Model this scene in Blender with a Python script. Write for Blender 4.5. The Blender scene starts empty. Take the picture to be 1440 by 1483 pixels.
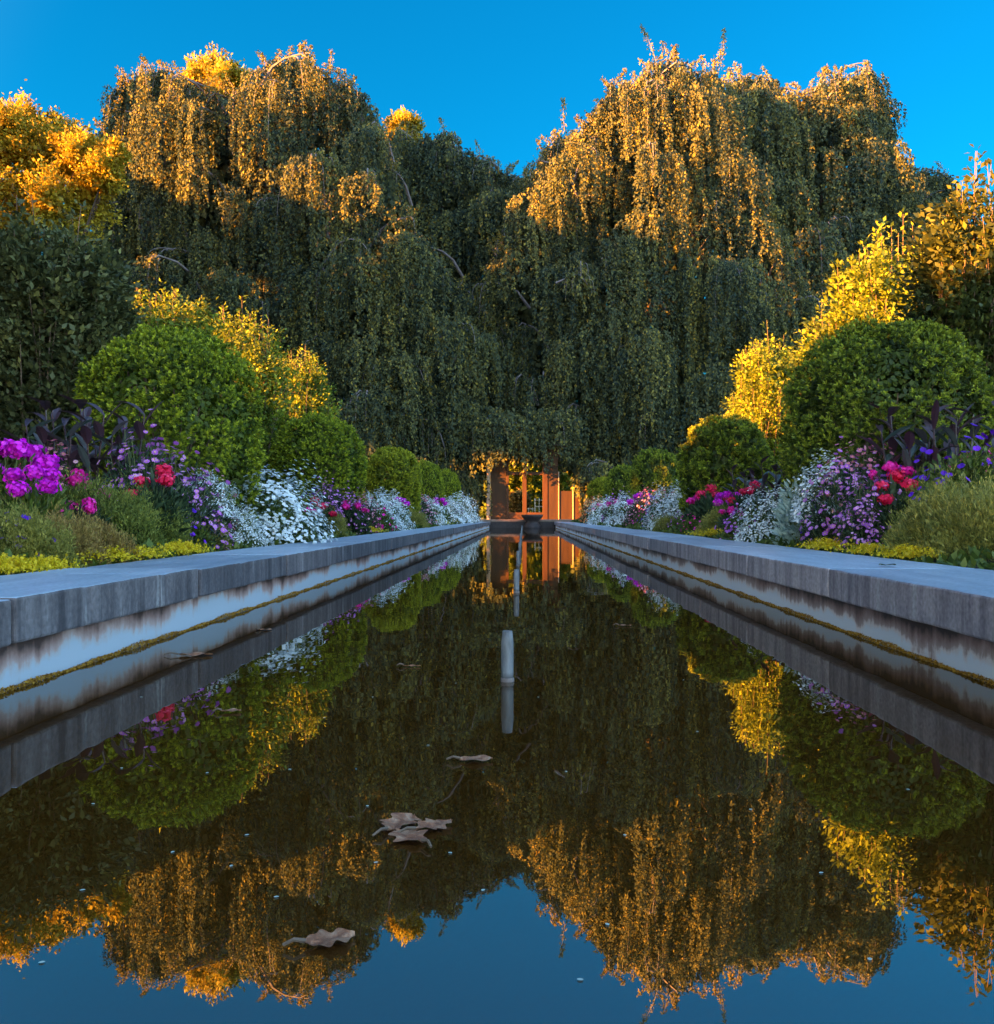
import bpy, bmesh, math, random
import numpy as np
from mathutils import Vector

RS = np.random.RandomState(7)
random.seed(7)
sc = bpy.context.scene
COL = sc.collection
F, CX, CY, CH = 1387.0, 758.0, 748.0, 0.52      # focal length / vanishing point (photo pixels), eye height


def P(px, py, D):
    return np.array([(px - CX) / F * D, D, CH - (py - CY) / F * D])


def unit(a):
    a = np.asarray(a, float)
    return a / np.maximum(np.linalg.norm(a, axis=-1, keepdims=True), 1e-9)


# ------------------------------------------------------------------ materials
def new_mat(name):
    m = bpy.data.materials.new(name)
    m.use_nodes = True
    nt = m.node_tree
    nt.nodes.clear()
    out = nt.nodes.new('ShaderNodeOutputMaterial')
    return m, nt, out


def N(nt, kind, **kw):
    n = nt.nodes.new(kind)
    for k, v in kw.items():
        setattr(n, k, v)
    return n


def ramp(nt, stops, interp='LINEAR'):
    r = N(nt, 'ShaderNodeValToRGB')
    r.color_ramp.interpolation = interp
    els = r.color_ramp.elements
    while len(els) < len(stops):
        els.new(0.5)
    for e, (p, c) in zip(els, stops):
        e.position = p
        e.color = (c[0], c[1], c[2], 1)
    return r


def leaf_mat(name, stops, trans=0.3, rough=0.55, spec=0.3):
    """each leaf carries a random number v; the ramp turns it into that leaf's own colour"""
    m, nt, out = new_mat(name)
    at = N(nt, 'ShaderNodeAttribute', attribute_name='v')
    r = ramp(nt, stops)
    nt.links.new(at.outputs['Fac'], r.inputs[0])
    p = N(nt, 'ShaderNodeBsdfPrincipled')
    p.inputs['Roughness'].default_value = rough
    p.inputs['Specular IOR Level'].default_value = spec
    nt.links.new(r.outputs[0], p.inputs['Base Color'])
    t = N(nt, 'ShaderNodeBsdfTranslucent')
    nt.links.new(r.outputs[0], t.inputs['Color'])
    mx = N(nt, 'ShaderNodeMixShader')
    mx.inputs[0].default_value = trans
    nt.links.new(p.outputs[0], mx.inputs[1])
    nt.links.new(t.outputs[0], mx.inputs[2])
    nt.links.new(mx.outputs[0], out.inputs[0])
    return m


def noise_mat(name, c1, c2, scale=6, rough=0.8, bump=0.2, stretch=(1, 1, 1), spec=0.3, detail=6, c3=None):
    m, nt, out = new_mat(name)
    tc = N(nt, 'ShaderNodeTexCoord')
    mp = N(nt, 'ShaderNodeMapping')
    mp.inputs['Scale'].default_value = stretch
    nt.links.new(tc.outputs['Object'], mp.inputs[0])
    nz = N(nt, 'ShaderNodeTexNoise')
    nz.inputs['Scale'].default_value = scale
    nz.inputs['Detail'].default_value = detail
    nz.inputs['Roughness'].default_value = 0.65
    nt.links.new(mp.outputs[0], nz.inputs['Vector'])
    st = [(0.3, c1), (0.7, c2)] if c3 is None else [(0.3, c1), (0.5, c2), (0.7, c3)]
    r = ramp(nt, st)
    nt.links.new(nz.outputs['Fac'], r.inputs[0])
    p = N(nt, 'ShaderNodeBsdfPrincipled')
    p.inputs['Roughness'].default_value = rough
    p.inputs['Specular IOR Level'].default_value = spec
    nt.links.new(r.outputs[0], p.inputs['Base Color'])
    if bump:
        b = N(nt, 'ShaderNodeBump')
        b.inputs['Strength'].default_value = bump
        b.inputs['Distance'].default_value = 0.02
        nt.links.new(nz.outputs['Fac'], b.inputs['Height'])
        nt.links.new(b.outputs[0], p.inputs['Normal'])
    nt.links.new(p.outputs[0], out.inputs[0])
    return m


M = {}
M['beech_leaf'] = leaf_mat('beech_leaf', [(0, (.022, .040, .032)), (.5, (.112, .120, .046)), (.85, (.29, .24, .045)), (1, (.40, .25, .04))], .28, .6, .12)
M['gold_leaf'] = leaf_mat('gold_leaf', [(0, (.2, .14, .012)), (.5, (.42, .32, .02)), (1, (.56, .48, .05))], .35)
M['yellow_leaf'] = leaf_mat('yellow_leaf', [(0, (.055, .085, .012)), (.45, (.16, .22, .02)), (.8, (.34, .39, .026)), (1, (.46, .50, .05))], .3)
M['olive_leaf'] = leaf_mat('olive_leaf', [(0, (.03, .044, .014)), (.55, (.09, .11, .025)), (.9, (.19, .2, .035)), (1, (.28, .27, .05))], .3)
M['dark_leaf'] = leaf_mat('dark_leaf', [(0, (.032, .042, .016)), (.6, (.11, .118, .04)), (.93, (.22, .21, .06)), (1, (.34, .3, .08))], .25)
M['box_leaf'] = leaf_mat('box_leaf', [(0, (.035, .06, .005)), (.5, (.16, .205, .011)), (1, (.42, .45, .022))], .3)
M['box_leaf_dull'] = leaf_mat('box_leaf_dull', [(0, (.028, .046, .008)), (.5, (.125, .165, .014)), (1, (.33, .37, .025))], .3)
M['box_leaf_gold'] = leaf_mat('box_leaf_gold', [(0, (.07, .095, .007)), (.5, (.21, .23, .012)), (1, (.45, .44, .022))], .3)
M['green_leaf'] = leaf_mat('green_leaf', [(0, (.04, .065, .012)), (.6, (.1, .14, .02)), (1, (.2, .21, .04))], .3)
M['deep_leaf'] = leaf_mat('deep_leaf', [(0, (.015, .03, .015)), (.6, (.04, .07, .03)), (1, (.09, .12, .05))], .25)
M['feather_leaf'] = leaf_mat('feather_leaf', [(0, (.09, .10, .02)), (.6, (.26, .24, .045)), (1, (.46, .39, .08))], .3)
M['fern_leaf'] = leaf_mat('fern_leaf', [(0, (.06, .085, .016)), (.6, (.17, .2, .035)), (1, (.34, .34, .06))], .3)
M['bronze_leaf'] = leaf_mat('bronze_leaf', [(0, (.14, .08, .024)), (.5, (.3, .19, .05)), (1, (.4, .31, .07))], .3)
M['jenny_leaf'] = leaf_mat('jenny_leaf', [(0, (.4, .25, .006)), (.5, (.68, .47, .008)), (1, (.8, .64, .03))], .3)
M['canna_leaf'] = leaf_mat('canna_leaf', [(0, (.04, .016, .026)), (.6, (.06, .035, .045)), (1, (.06, .10, .09))], .15, .35, .5)
M['silver_leaf'] = leaf_mat('silver_leaf', [(0, (.2, .3, .25)), (1, (.5, .6, .52))], .2)
M['white_petal'] = leaf_mat('white_petal', [(0, (.62, .68, .66)), (1, (.92, .92, .9))], .25)
M['lilac_petal'] = leaf_mat('lilac_petal', [(0, (.34, .08, .42)), (.6, (.55, .16, .6)), (1, (.7, .34, .72))], .3)
M['rose_petal'] = leaf_mat('rose_petal', [(0, (.5, .1, .2)), (.6, (.68, .2, .36)), (1, (.8, .42, .55))], .3)
M['magenta_petal'] = leaf_mat('magenta_petal', [(0, (.55, .002, .42)), (.6, (.8, .005, .72)), (1, (.85, .05, .75))], .3)
M['pink_petal'] = leaf_mat('pink_petal', [(0, (.65, .002, .2)), (.6, (.85, .008, .36)), (1, (.9, .06, .5))], .3)
M['red_petal'] = leaf_mat('red_petal', [(0, (.6, .004, .04)), (.6, (.85, .015, .1)), (1, (.9, .06, .18))], .3)
M['orange_petal'] = leaf_mat('orange_petal', [(0, (.7, .12, .03)), (.6, (.85, .28, .08)), (1, (.9, .5, .2))], .3)
M['violet_petal'] = leaf_mat('violet_petal', [(0, (.06, .005, .28)), (.6, (.13, .012, .48)), (1, (.22, .03, .6))], .25)
M['yellow_eye'] = leaf_mat('yellow_eye', [(0, (.6, .4, .03)), (1, (.8, .6, .1))], .1)
M['dead_leaf'] = noise_mat('dead_leaf', (.11, .035, .014), (.27, .11, .05), 60, .5, .6, (1, 1, 1), .4, 6, (.42, .24, .14))
M['dark_fallen'] = noise_mat('dark_fallen', (.02, .035, .02), (.05, .07, .035), 40, .5, .3)
M['pale_bark'] = noise_mat('pale_bark', (.12, .10, .10), (.24, .21, .21), 3, .8, .2)
M['bark'] = noise_mat('bark', (.05, .03, .022), (.1, .07, .05), 4, .9, .4, (1, 1, .3))
M['stem'] = noise_mat('stem', (.06, .08, .02), (.12, .13, .04), 8, .7, 0)
M['twig'] = noise_mat('twig', (.1, .06, .04), (.2, .14, .09), 8, .8, 0)
M['soil'] = noise_mat('soil', (.018, .011, .008), (.05, .034, .022), 20, .95, .6)
M['lawn'] = noise_mat('lawn', (.03, .045, .012), (.07, .085, .02), 14, .95, .5)
M['pavilion_wood'] = noise_mat('pavilion_wood', (.026, .010, .001), (.05, .021, .002), 5, .6, .2, (1, 1, .15))
M['frame_wood'] = noise_mat('frame_wood', (.036, .012, .0012), (.07, .026, .0025), 6, .55, .2, (1, 1, .15))
M['post_paint'] = noise_mat('post_paint', (.3, .22, .15), (.42, .32, .22), 8, .6, .1)
M['white_paint'] = noise_mat('white_paint', (.7, .7, .68), (.82, .82, .8), 8, .5, .05)
M['basin'] = noise_mat('basin', (.02, .013, .012), (.05, .033, .028), 9, .6, .3)
M['pipe_metal'] = noise_mat('pipe_metal', (.07, .065, .06), (.21, .205, .20), 30, .5, .15, (1, 1, .25), .5)
M['pipe_dark'] = noise_mat('pipe_dark', (.1, .07, .06), (.22, .17, .14), 40, .6, .2)
M['algae'] = leaf_mat('algae', [(0, (.12, .05, .008)), (.5, (.36, .17, .016)), (1, (.55, .31, .04))], .1, .9)
M['terrace'] = noise_mat('terrace', (.16, .10, .07), (.24, .16, .11), 4, .8, .2)


def concrete_mat(name, pale, dark, streak):
    m, nt, out = new_mat(name)
    L = nt.links.new
    geo = N(nt, 'ShaderNodeNewGeometry')
    n1 = N(nt, 'ShaderNodeTexNoise'); n1.inputs['Scale'].default_value = 3.5; n1.inputs['Detail'].default_value = 9; n1.inputs['Roughness'].default_value = .7
    L(geo.outputs['Position'], n1.inputs['Vector'])
    mp = N(nt, 'ShaderNodeMapping'); mp.inputs['Scale'].default_value = (9, 9, .7)
    L(geo.outputs['Position'], mp.inputs[0])
    n2 = N(nt, 'ShaderNodeTexNoise'); n2.inputs['Scale'].default_value = 1.6; n2.inputs['Detail'].default_value = 5; n2.inputs['Roughness'].default_value = .6
    L(mp.outputs[0], n2.inputs['Vector'])
    n3 = N(nt, 'ShaderNodeTexNoise'); n3.inputs['Scale'].default_value = 60; n3.inputs['Detail'].default_value = 3
    L(geo.outputs['Position'], n3.inputs['Vector'])
    base = ramp(nt, [(.28, dark), (.5, tuple((a + b) / 2 for a, b in zip(pale, dark))), (.74, pale)])
    L(n1.outputs['Fac'], base.inputs[0])
    # rain streaks run down the upright faces only
    sep = N(nt, 'ShaderNodeSeparateXYZ'); L(geo.outputs['True Normal'], sep.inputs[0])
    ab = N(nt, 'ShaderNodeMath', operation='ABSOLUTE'); L(sep.outputs['Z'], ab.inputs[0])
    up = N(nt, 'ShaderNodeMath', operation='LESS_THAN'); L(ab.outputs[0], up.inputs[0]); up.inputs[1].default_value = .6
    ups = N(nt, 'ShaderNodeMath', operation='GREATER_THAN'); L(sep.outputs['Z'], ups.inputs[0]); ups.inputs[1].default_value = .8
    sr = ramp(nt, [(.42, (0, 0, 0)), (.66, (1, 1, 1))]); L(n2.outputs['Fac'], sr.inputs[0])
    ml = N(nt, 'ShaderNodeMath', operation='MULTIPLY'); L(sr.outputs[0], ml.inputs[0]); L(up.outputs[0], ml.inputs[1])
    ml2 = N(nt, 'ShaderNodeMath', operation='MULTIPLY'); L(ml.outputs[0], ml2.inputs[0]); ml2.inputs[1].default_value = .8
    mix = N(nt, 'ShaderNodeMix', data_type='RGBA'); L(ml2.outputs[0], mix.inputs[0]); L(base.outputs[0], mix.inputs[6]); mix.inputs[7].default_value = (*streak, 1)
    wr = ramp(nt, [(.28, (1, 1, 1)), (.36, (0, 0, 0))]); L(n2.outputs['Fac'], wr.inputs[0])
    wm = N(nt, 'ShaderNodeMath', operation='MULTIPLY'); L(wr.outputs[0], wm.inputs[0]); L(up.outputs[0], wm.inputs[1])
    wm2 = N(nt, 'ShaderNodeMath', operation='MULTIPLY'); L(wm.outputs[0], wm2.inputs[0]); wm2.inputs[1].default_value = .5
    mix2 = N(nt, 'ShaderNodeMix', data_type='RGBA'); L(wm2.outputs[0], mix2.inputs[0]); L(mix.outputs[2], mix2.inputs[6]); mix2.inputs[7].default_value = (.55, .53, .5, 1)
    # top face: blue skylight put into a paler colour, with long faint smears
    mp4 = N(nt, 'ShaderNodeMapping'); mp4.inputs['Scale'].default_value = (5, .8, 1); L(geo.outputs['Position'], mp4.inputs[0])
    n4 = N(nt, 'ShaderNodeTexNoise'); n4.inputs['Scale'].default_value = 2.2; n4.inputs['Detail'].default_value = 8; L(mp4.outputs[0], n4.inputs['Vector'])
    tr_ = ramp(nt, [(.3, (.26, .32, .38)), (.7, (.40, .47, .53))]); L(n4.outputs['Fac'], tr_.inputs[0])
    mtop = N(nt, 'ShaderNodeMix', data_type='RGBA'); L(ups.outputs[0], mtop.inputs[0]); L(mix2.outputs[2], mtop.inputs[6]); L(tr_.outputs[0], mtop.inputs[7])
    oi = N(nt, 'ShaderNodeObjectInfo')
    orr = ramp(nt, [(0, (.78, .78, .80)), (1, (1.18, 1.15, 1.12))]); L(oi.outputs['Random'], orr.inputs[0])
    mo = N(nt, 'ShaderNodeMix', data_type='RGBA', blend_type='MULTIPLY'); mo.inputs[0].default_value = 1; L(mtop.outputs[2], mo.inputs[6]); L(orr.outputs[0], mo.inputs[7])
    gr = ramp(nt, [(.3, (.72, .72, .72)), (.7, (1.15, 1.15, 1.15))]); L(n3.outputs['Fac'], gr.inputs[0])
    mg = N(nt, 'ShaderNodeMix', data_type='RGBA', blend_type='MULTIPLY'); mg.inputs[0].default_value = 1
    L(mo.outputs[2], mg.inputs[6]); L(gr.outputs[0], mg.inputs[7])
    p = N(nt, 'ShaderNodeBsdfPrincipled')
    rg = N(nt, 'ShaderNodeMapRange'); L(ups.outputs[0], rg.inputs[0]); rg.inputs[3].default_value = .82; rg.inputs[4].default_value = .38
    L(rg.outputs[0], p.inputs['Roughness'])
    L(mg.outputs[2], p.inputs['Base Color'])
    ad = N(nt, 'ShaderNodeMath', operation='ADD'); L(n1.outputs['Fac'], ad.inputs[0]); L(n3.outputs['Fac'], ad.inputs[1])
    b = N(nt, 'ShaderNodeBump'); b.inputs['Strength'].default_value = .35; b.inputs['Distance'].default_value = .01
    L(ad.outputs[0], b.inputs['Height']); L(b.outputs[0], p.inputs['Normal'])
    L(p.outputs[0], out.inputs[0])
    return m


M['concrete'] = concrete_mat('concrete', (.52, .44, .43), (.30, .25, .255), (.15, .12, .135))  # right coping: made paler to stand for the brighter light on it
M['concrete_shaded'] = concrete_mat('concrete_shaded', (.19, .165, .165), (.075, .062, .066), (.032, .026, .030))  # left coping: same stone with its shade put into the colour


def paint_mat(name, c1, c2):
    """pale blue-grey pool paint, rust washing down from the top and peeling to brown render"""
    m, nt, out = new_mat(name)
    L = nt.links.new
    geo = N(nt, 'ShaderNodeNewGeometry')
    sep = N(nt, 'ShaderNodeSeparateXYZ'); L(geo.outputs['Position'], sep.inputs[0])
    mp = N(nt, 'ShaderNodeMapping'); mp.inputs['Scale'].default_value = (3, 3, 2.6); L(geo.outputs['Position'], mp.inputs[0])
    n1 = N(nt, 'ShaderNodeTexNoise'); n1.inputs['Scale'].default_value = 1.0; n1.inputs['Detail'].default_value = 7; n1.inputs['Roughness'].default_value = .65
    L(mp.outputs[0], n1.inputs['Vector'])
    mp2 = N(nt, 'ShaderNodeMapping'); mp2.inputs['Scale'].default_value = (26, 26, 1.5); L(geo.outputs['Position'], mp2.inputs[0])
    n2 = N(nt, 'ShaderNodeTexNoise'); n2.inputs['Scale'].default_value = 1.0; n2.inputs['Detail'].default_value = 4
    L(mp2.outputs[0], n2.inputs['Vector'])
    # height term: rust grows from the joint under the coping
    hz = N(nt, 'ShaderNodeMapRange'); L(sep.outputs['Z'], hz.inputs[0])
    hz.inputs[1].default_value = .03; hz.inputs[2].default_value = .145; hz.inputs[3].default_value = -.22; hz.inputs[4].default_value = .24
    a1 = N(nt, 'ShaderNodeMath', operation='ADD'); L(n1.outputs['Fac'], a1.inputs[0]); L(hz.outputs[0], a1.inputs[1])
    s2 = N(nt, 'ShaderNodeMath', operation='MULTIPLY_ADD'); L(n2.outputs['Fac'], s2.inputs[0]); s2.inputs[1].default_value = .26; s2.inputs[2].default_value = -.13
    n5 = N(nt, 'ShaderNodeTexNoise'); n5.inputs['Scale'].default_value = .9; n5.inputs['Detail'].default_value = 4; n5.inputs['Roughness'].default_value = .7
    L(geo.outputs['Position'], n5.inputs['Vector'])
    s5 = N(nt, 'ShaderNodeMath', operation='MULTIPLY_ADD'); L(n5.outputs['Fac'], s5.inputs[0]); s5.inputs[1].default_value = .9; s5.inputs[2].default_value = -.43
    a5 = N(nt, 'ShaderNodeMath', operation='ADD'); L(s2.outputs[0], a5.inputs[0]); L(s5.outputs[0], a5.inputs[1])
    a2 = N(nt, 'ShaderNodeMath', operation='ADD'); L(a1.outputs[0], a2.inputs[0]); L(a5.outputs[0], a2.inputs[1])
    r = ramp(nt, [(.40, c1), (.48, c2), (.54, (.42, .29, .25)), (.66, (.25, .14, .11)), (.78, (.06, .03, .022))])
    L(a2.outputs[0], r.inputs[0])
    p = N(nt, 'ShaderNodeBsdfPrincipled'); p.inputs['Roughness'].default_value = .55
    L(r.outputs[0], p.inputs['Base Color'])
    b = N(nt, 'ShaderNodeBump'); b.inputs['Strength'].default_value = .3; b.inputs['Distance'].default_value = .01
    L(a2.outputs[0], b.inputs['Height']); L(b.outputs[0], p.inputs['Normal'])
    L(p.outputs[0], out.inputs[0])
    return m


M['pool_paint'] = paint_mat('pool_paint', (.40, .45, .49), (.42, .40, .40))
M['pool_paint_lit'] = paint_mat('pool_paint_lit', (.72, .73, .76), (.74, .64, .60))  # right wall: same paint, brightened in colour to look better lit


def water_mat():
    m, nt, out = new_mat('pool_water')
    L = nt.links.new
    geo = N(nt, 'ShaderNodeNewGeometry')
    mp = N(nt, 'ShaderNodeMapping'); mp.inputs['Scale'].default_value = (1, .55, 1); L(geo.outputs['Position'], mp.inputs[0])
    nz = N(nt, 'ShaderNodeTexNoise'); nz.inputs['Scale'].default_value = 3.2; nz.inputs['Detail'].default_value = 3
    L(mp.outputs[0], nz.inputs['Vector'])
    b = N(nt, 'ShaderNodeBump'); b.inputs['Strength'].default_value = .05; b.inputs['Distance'].default_value = .02
    L(nz.outputs['Fac'], b.inputs['Height'])
    d = N(nt, 'ShaderNodeBsdfDiffuse'); d.inputs['Color'].default_value = (.044, .016, .002, 1)
    g = N(nt, 'ShaderNodeBsdfGlossy'); g.inputs['Roughness'].default_value = 0.0
    g.inputs['Color'].default_value = (.84, .86, .84, 1)
    L(b.outputs[0], g.inputs['Normal'])
    fr = N(nt, 'ShaderNodeFresnel'); fr.inputs['IOR'].default_value = 3.0; L(b.outputs[0], fr.inputs['Normal'])
    mx = N(nt, 'ShaderNodeMixShader'); L(fr.outputs[0], mx.inputs[0]); L(d.outputs[0], mx.inputs[1]); L(g.outputs[0], mx.inputs[2])
    L(mx.outputs[0], out.inputs[0])
    return m


M['water'] = water_mat()

# ------------------------------------------------------------------ mesh helpers


def quads_obj(name, quads, v, mat, parent=None, loc=None):
    q = np.ascontiguousarray(quads, dtype=np.float32).reshape(-1, 3)
    if loc is not None:
        q = q - np.asarray(loc, np.float32)
    n = len(q) // 4
    me = bpy.data.meshes.new(name)
    me.vertices.add(4 * n); me.vertices.foreach_set('co', q.ravel())
    me.loops.add(4 * n); me.loops.foreach_set('vertex_index', np.arange(4 * n, dtype=np.int32))
    me.polygons.add(n); me.polygons.foreach_set('loop_start', np.arange(0, 4 * n, 4, dtype=np.int32))
    a = me.attributes.new('v', 'FLOAT', 'FACE')
    a.data.foreach_set('value', np.clip(np.broadcast_to(np.asarray(v, np.float32), (n,)), 0, 1).astype(np.float32))
    me.materials.append(mat)
    me.update(calc_edges=True)
    o = bpy.data.objects.new(name, me)
    COL.objects.link(o)
    if parent is not None:
        o.parent = parent
    return o


def bm_obj(name, bm, mat, parent=None, smooth=False):
    me = bpy.data.meshes.new(name)
    bm.normal_update()
    bm.to_mesh(me); bm.free()
    if smooth:
        for p in me.polygons:
            p.use_smooth = True
    me.materials.append(mat)
    o = bpy.data.objects.new(name, me)
    COL.objects.link(o)
    if parent is not None:
        o.parent = parent
    return o


def box(bm, x0, x1, y0, y1, z0, z1, bevel=0.0, seg=1):
    r = bmesh.ops.create_cube(bm, size=1.0)
    for v in r['verts']:
        v.co = Vector((x0 + (v.co.x + .5) * (x1 - x0), y0 + (v.co.y + .5) * (y1 - y0), z0 + (v.co.z + .5) * (z1 - z0)))
    if bevel:
        es = list({e for v in r['verts'] for e in v.link_edges})
        bmesh.ops.bevel(bm, geom=es, offset=bevel, segments=seg, affect='EDGES', profile=.5)


def lathe(bm, prof, n=20, cx=0, cy=0):
    rings = []
    for r, z in prof:
        rings.append([bm.verts.new((cx + r * math.cos(2 * math.pi * k / n), cy + r * math.sin(2 * math.pi * k / n), z)) for k in range(n)])
    for a, b in zip(rings[:-1], rings[1:]):
        for k in range(n):
            bm.faces.new((a[k], a[(k + 1) % n], b[(k + 1) % n], b[k]))
    bm.faces.new(rings[-1]); bm.faces.new(rings[0][::-1])


def leaves(p, d, n, L, W, fold=.18, mid=.45):
    p = np.asarray(p, float); d = unit(d); n = np.asarray(n, float)
    s = unit(np.cross(d, n)); n2 = np.cross(s, d)
    L = np.broadcast_to(np.asarray(L, float), (len(p),))[:, None]
    W = np.broadcast_to(np.asarray(W, float), (len(p),))[:, None]
    m = p + d * L * mid + n2 * W * fold
    return np.stack([p, m + s * W / 2, p + d * L, m - s * W / 2], 1)


def tube(pts, rad, sides=5):
    pts = np.asarray(pts, float)
    k = len(pts)
    rad = np.broadcast_to(np.asarray(rad, float), (k,))
    t = unit(np.gradient(pts, axis=0))
    ref = np.array([0.31, 0.17, 0.93]) if abs(t[:, 2]).mean() < .8 else np.array([.93, .17, .31])
    a = unit(np.cross(t, ref)); b = np.cross(t, a)
    ang = np.arange(sides + 1) * 2 * math.pi / sides
    ring = pts[:, None] + rad[:, None, None] * (a[:, None] * np.cos(ang)[None, :, None] + b[:, None] * np.sin(ang)[None, :, None])
    q = np.stack([ring[:-1, :-1], ring[:-1, 1:], ring[1:, 1:], ring[1:, :-1]], 2)
    return q.reshape(-1, 4, 3)


def blade(p, d, up, L, W, droop, seg=6, twist=0.0):
    """one long leaf as a strip, folded slightly on its midrib"""
    d = unit(d); up = unit(up)
    s = unit(np.cross(d, up)); u2 = np.cross(s, d)
    t = np.linspace(0, 1, seg + 1)
    c = p + d * L * t[:, None] - np.array([0, 0, 1.]) * (droop * L * t ** 2)[:, None]
    w = W * .5 * np.sin(np.pi * np.clip(t * .93 + .05, 0, 1)) ** .8
    l = c + s * w[:, None] + u2 * (w * .35)[:, None]
    r = c - s * w[:, None] + u2 * (w * .35)[:, None]
    q1 = np.stack([c[:-1], l[:-1], l[1:], c[1:]], 1)
    q2 = np.stack([r[:-1], c[:-1], c[1:], r[1:]], 1)
    return np.concatenate([q1, q2])


def blossoms(p, n, size, petals=5, wide=.9, cup=.25, rng=RS):
    """flat open flowers: a ring of petals round each axis n"""
    n = unit(n); m = len(p)
    ref = unit(rng.normal(size=(m, 3)))
    e1 = unit(np.cross(n, ref)); e2 = np.cross(n, e1)
    size = np.broadcast_to(np.asarray(size, float), (m,))
    out = []
    for k in range(petals):
        a = 2 * math.pi * k / petals
        d = e1 * math.cos(a) + e2 * math.sin(a) + n * cup
        out.append(leaves(p, d, n, size * .5, size * .5 * wide, .05, .62))
    q = np.stack(out, 1)
    return q.reshape(-1, 4, 3)


# ------------------------------------------------------------------ things
def tag(o, label=None, cat=None, group=None, kind=None):
    if label: o['label'] = label
    if cat: o['category'] = cat
    if group: o['group'] = group
    if kind: o['kind'] = kind
    return o


def thing(name, loc, label, cat, group=None, rz=0.0, scale=1.0):
    o = bpy.data.objects.new(name, None)
    o.empty_display_size = .2
    COL.objects.link(o)
    o.location = [float(c) for c in loc]
    o.rotation_euler = (0, 0, rz)
    o.scale = (scale,) * 3 if np.isscalar(scale) else scale
    return tag(o, label, cat, group)


def copy_tree(o, loc, rz, scale, label, group=None):
    c = o.copy(); COL.objects.link(c)
    c.location = [float(k) for k in loc]; c.rotation_euler = (0, 0, rz)
    c.scale = (scale,) * 3 if np.isscalar(scale) else scale
    c['label'] = label
    if group: c['group'] = group
    for ch in list(o.children):
        k = ch.copy(); COL.objects.link(k); k.parent = c
        for g in list(ch.children):
            h = g.copy(); COL.objects.link(h); h.parent = k
    return c


# ------------------------------------------------------------------ camera, sky, sun
cam = bpy.data.cameras.new('camera')
co = bpy.data.objects.new('camera', cam); COL.objects.link(co)
co.location = (0, 0, CH); co.rotation_euler = (math.pi / 2, 0, 0)
cam.sensor_fit = 'HORIZONTAL'; cam.sensor_width = 36; cam.lens = 36 * F / 1440
cam.shift_x = -(CX - 720) / 1440; cam.shift_y = (CY - 741.5) / 1440
cam.clip_start = .05; cam.clip_end = 3000
sc.camera = co

TH, EL = math.radians(64), math.radians(11)           # light travels towards +Y, turned TH to the right, falling EL
LV = np.array([math.sin(TH) * math.cos(EL), math.cos(TH) * math.cos(EL), -math.sin(EL)])
UV = np.array([math.cos(TH), -math.sin(TH), 0.])
WV = np.array([math.sin(TH) * math.sin(EL), math.cos(TH) * math.sin(EL), math.cos(EL)])

sun = bpy.data.lights.new('sun', 'SUN')
so = bpy.data.objects.new('sun', sun); COL.objects.link(so)
so.rotation_euler = Vector((-LV[0], -LV[1], -LV[2])).to_track_quat('Z', 'Y').to_euler()
so.location = (-40, -30, 30)
sun.energy = 5.0; sun.angle = math.radians(.5); sun.color = (1, .365, .05)

w = bpy.data.worlds.new('World'); sc.world = w
w.use_nodes = True
nt = w.node_tree; nt.nodes.clear()
sky = N(nt, 'ShaderNodeTexSky', sky_type='NISHITA')
sky.sun_disc = False
sky.sun_elevation = EL
sky.sun_rotation = math.atan2(-LV[0], -LV[1])
sky.air_density = 1.0; sky.dust_density = .6; sky.ozone_density = 2.0
# the sky is deepest blue on the side away from the sun and warm towards it
tc = N(nt, 'ShaderNodeTexCoord')
dt = N(nt, 'ShaderNodeVectorMath', operation='DOT_PRODUCT')
dt.inputs[1].default_value = (LV[0] * .25, .95, .0)
nt.links.new(tc.outputs['Generated'], dt.inputs[0])
mr = N(nt, 'ShaderNodeMapRange', interpolation_type='SMOOTHSTEP')
mr.inputs[1].default_value = -.1; mr.inputs[2].default_value = .7
nt.links.new(dt.outputs['Value'], mr.inputs[0])
tint = N(nt, 'ShaderNodeMix', data_type='RGBA')
tint.inputs[6].default_value = (1.08, 1.04, 1.03, 1)
tint.inputs[7].default_value = (.002, .160, .236, 1)
nt.links.new(mr.outputs[0], tint.inputs[0])
mul = N(nt, 'ShaderNodeMix', data_type='RGBA', blend_type='MULTIPLY'); mul.inputs[0].default_value = 1
nt.links.new(sky.outputs[0], mul.inputs[6]); nt.links.new(tint.outputs[2], mul.inputs[7])
bg = N(nt, 'ShaderNodeBackground'); bg.inputs[1].default_value = .095
nt.links.new(mul.outputs[2], bg.inputs[0])
wo = N(nt, 'ShaderNodeOutputWorld'); nt.links.new(bg.outputs[0], wo.inputs[0])
sc.view_settings.view_transform = 'Standard'
sc.view_settings.look = 'None'
sc.view_settings.exposure = 3.85
sc.view_settings.gamma = 1.0

# ------------------------------------------------------------------ ground, beds, pool
XL, XR = -1.49, 1.41            # inner edges of the coping
OL, OR = -2.10, 2.10            # outer edges
YE = 43.6                       # far end of the water
ZT, ZB = .28, .145              # coping top and underside


def sheet(name, rects, mat, kind='structure'):
    bm = bmesh.new()
    for x0, x1, y0, y1, z in rects:
        bm.faces.new([bm.verts.new(c) for c in ((x0, y0, z), (x1, y0, z), (x1, y1, z), (x0, y1, z))])
    return tag(bm_obj(name, bm, mat), kind=kind)


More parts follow.
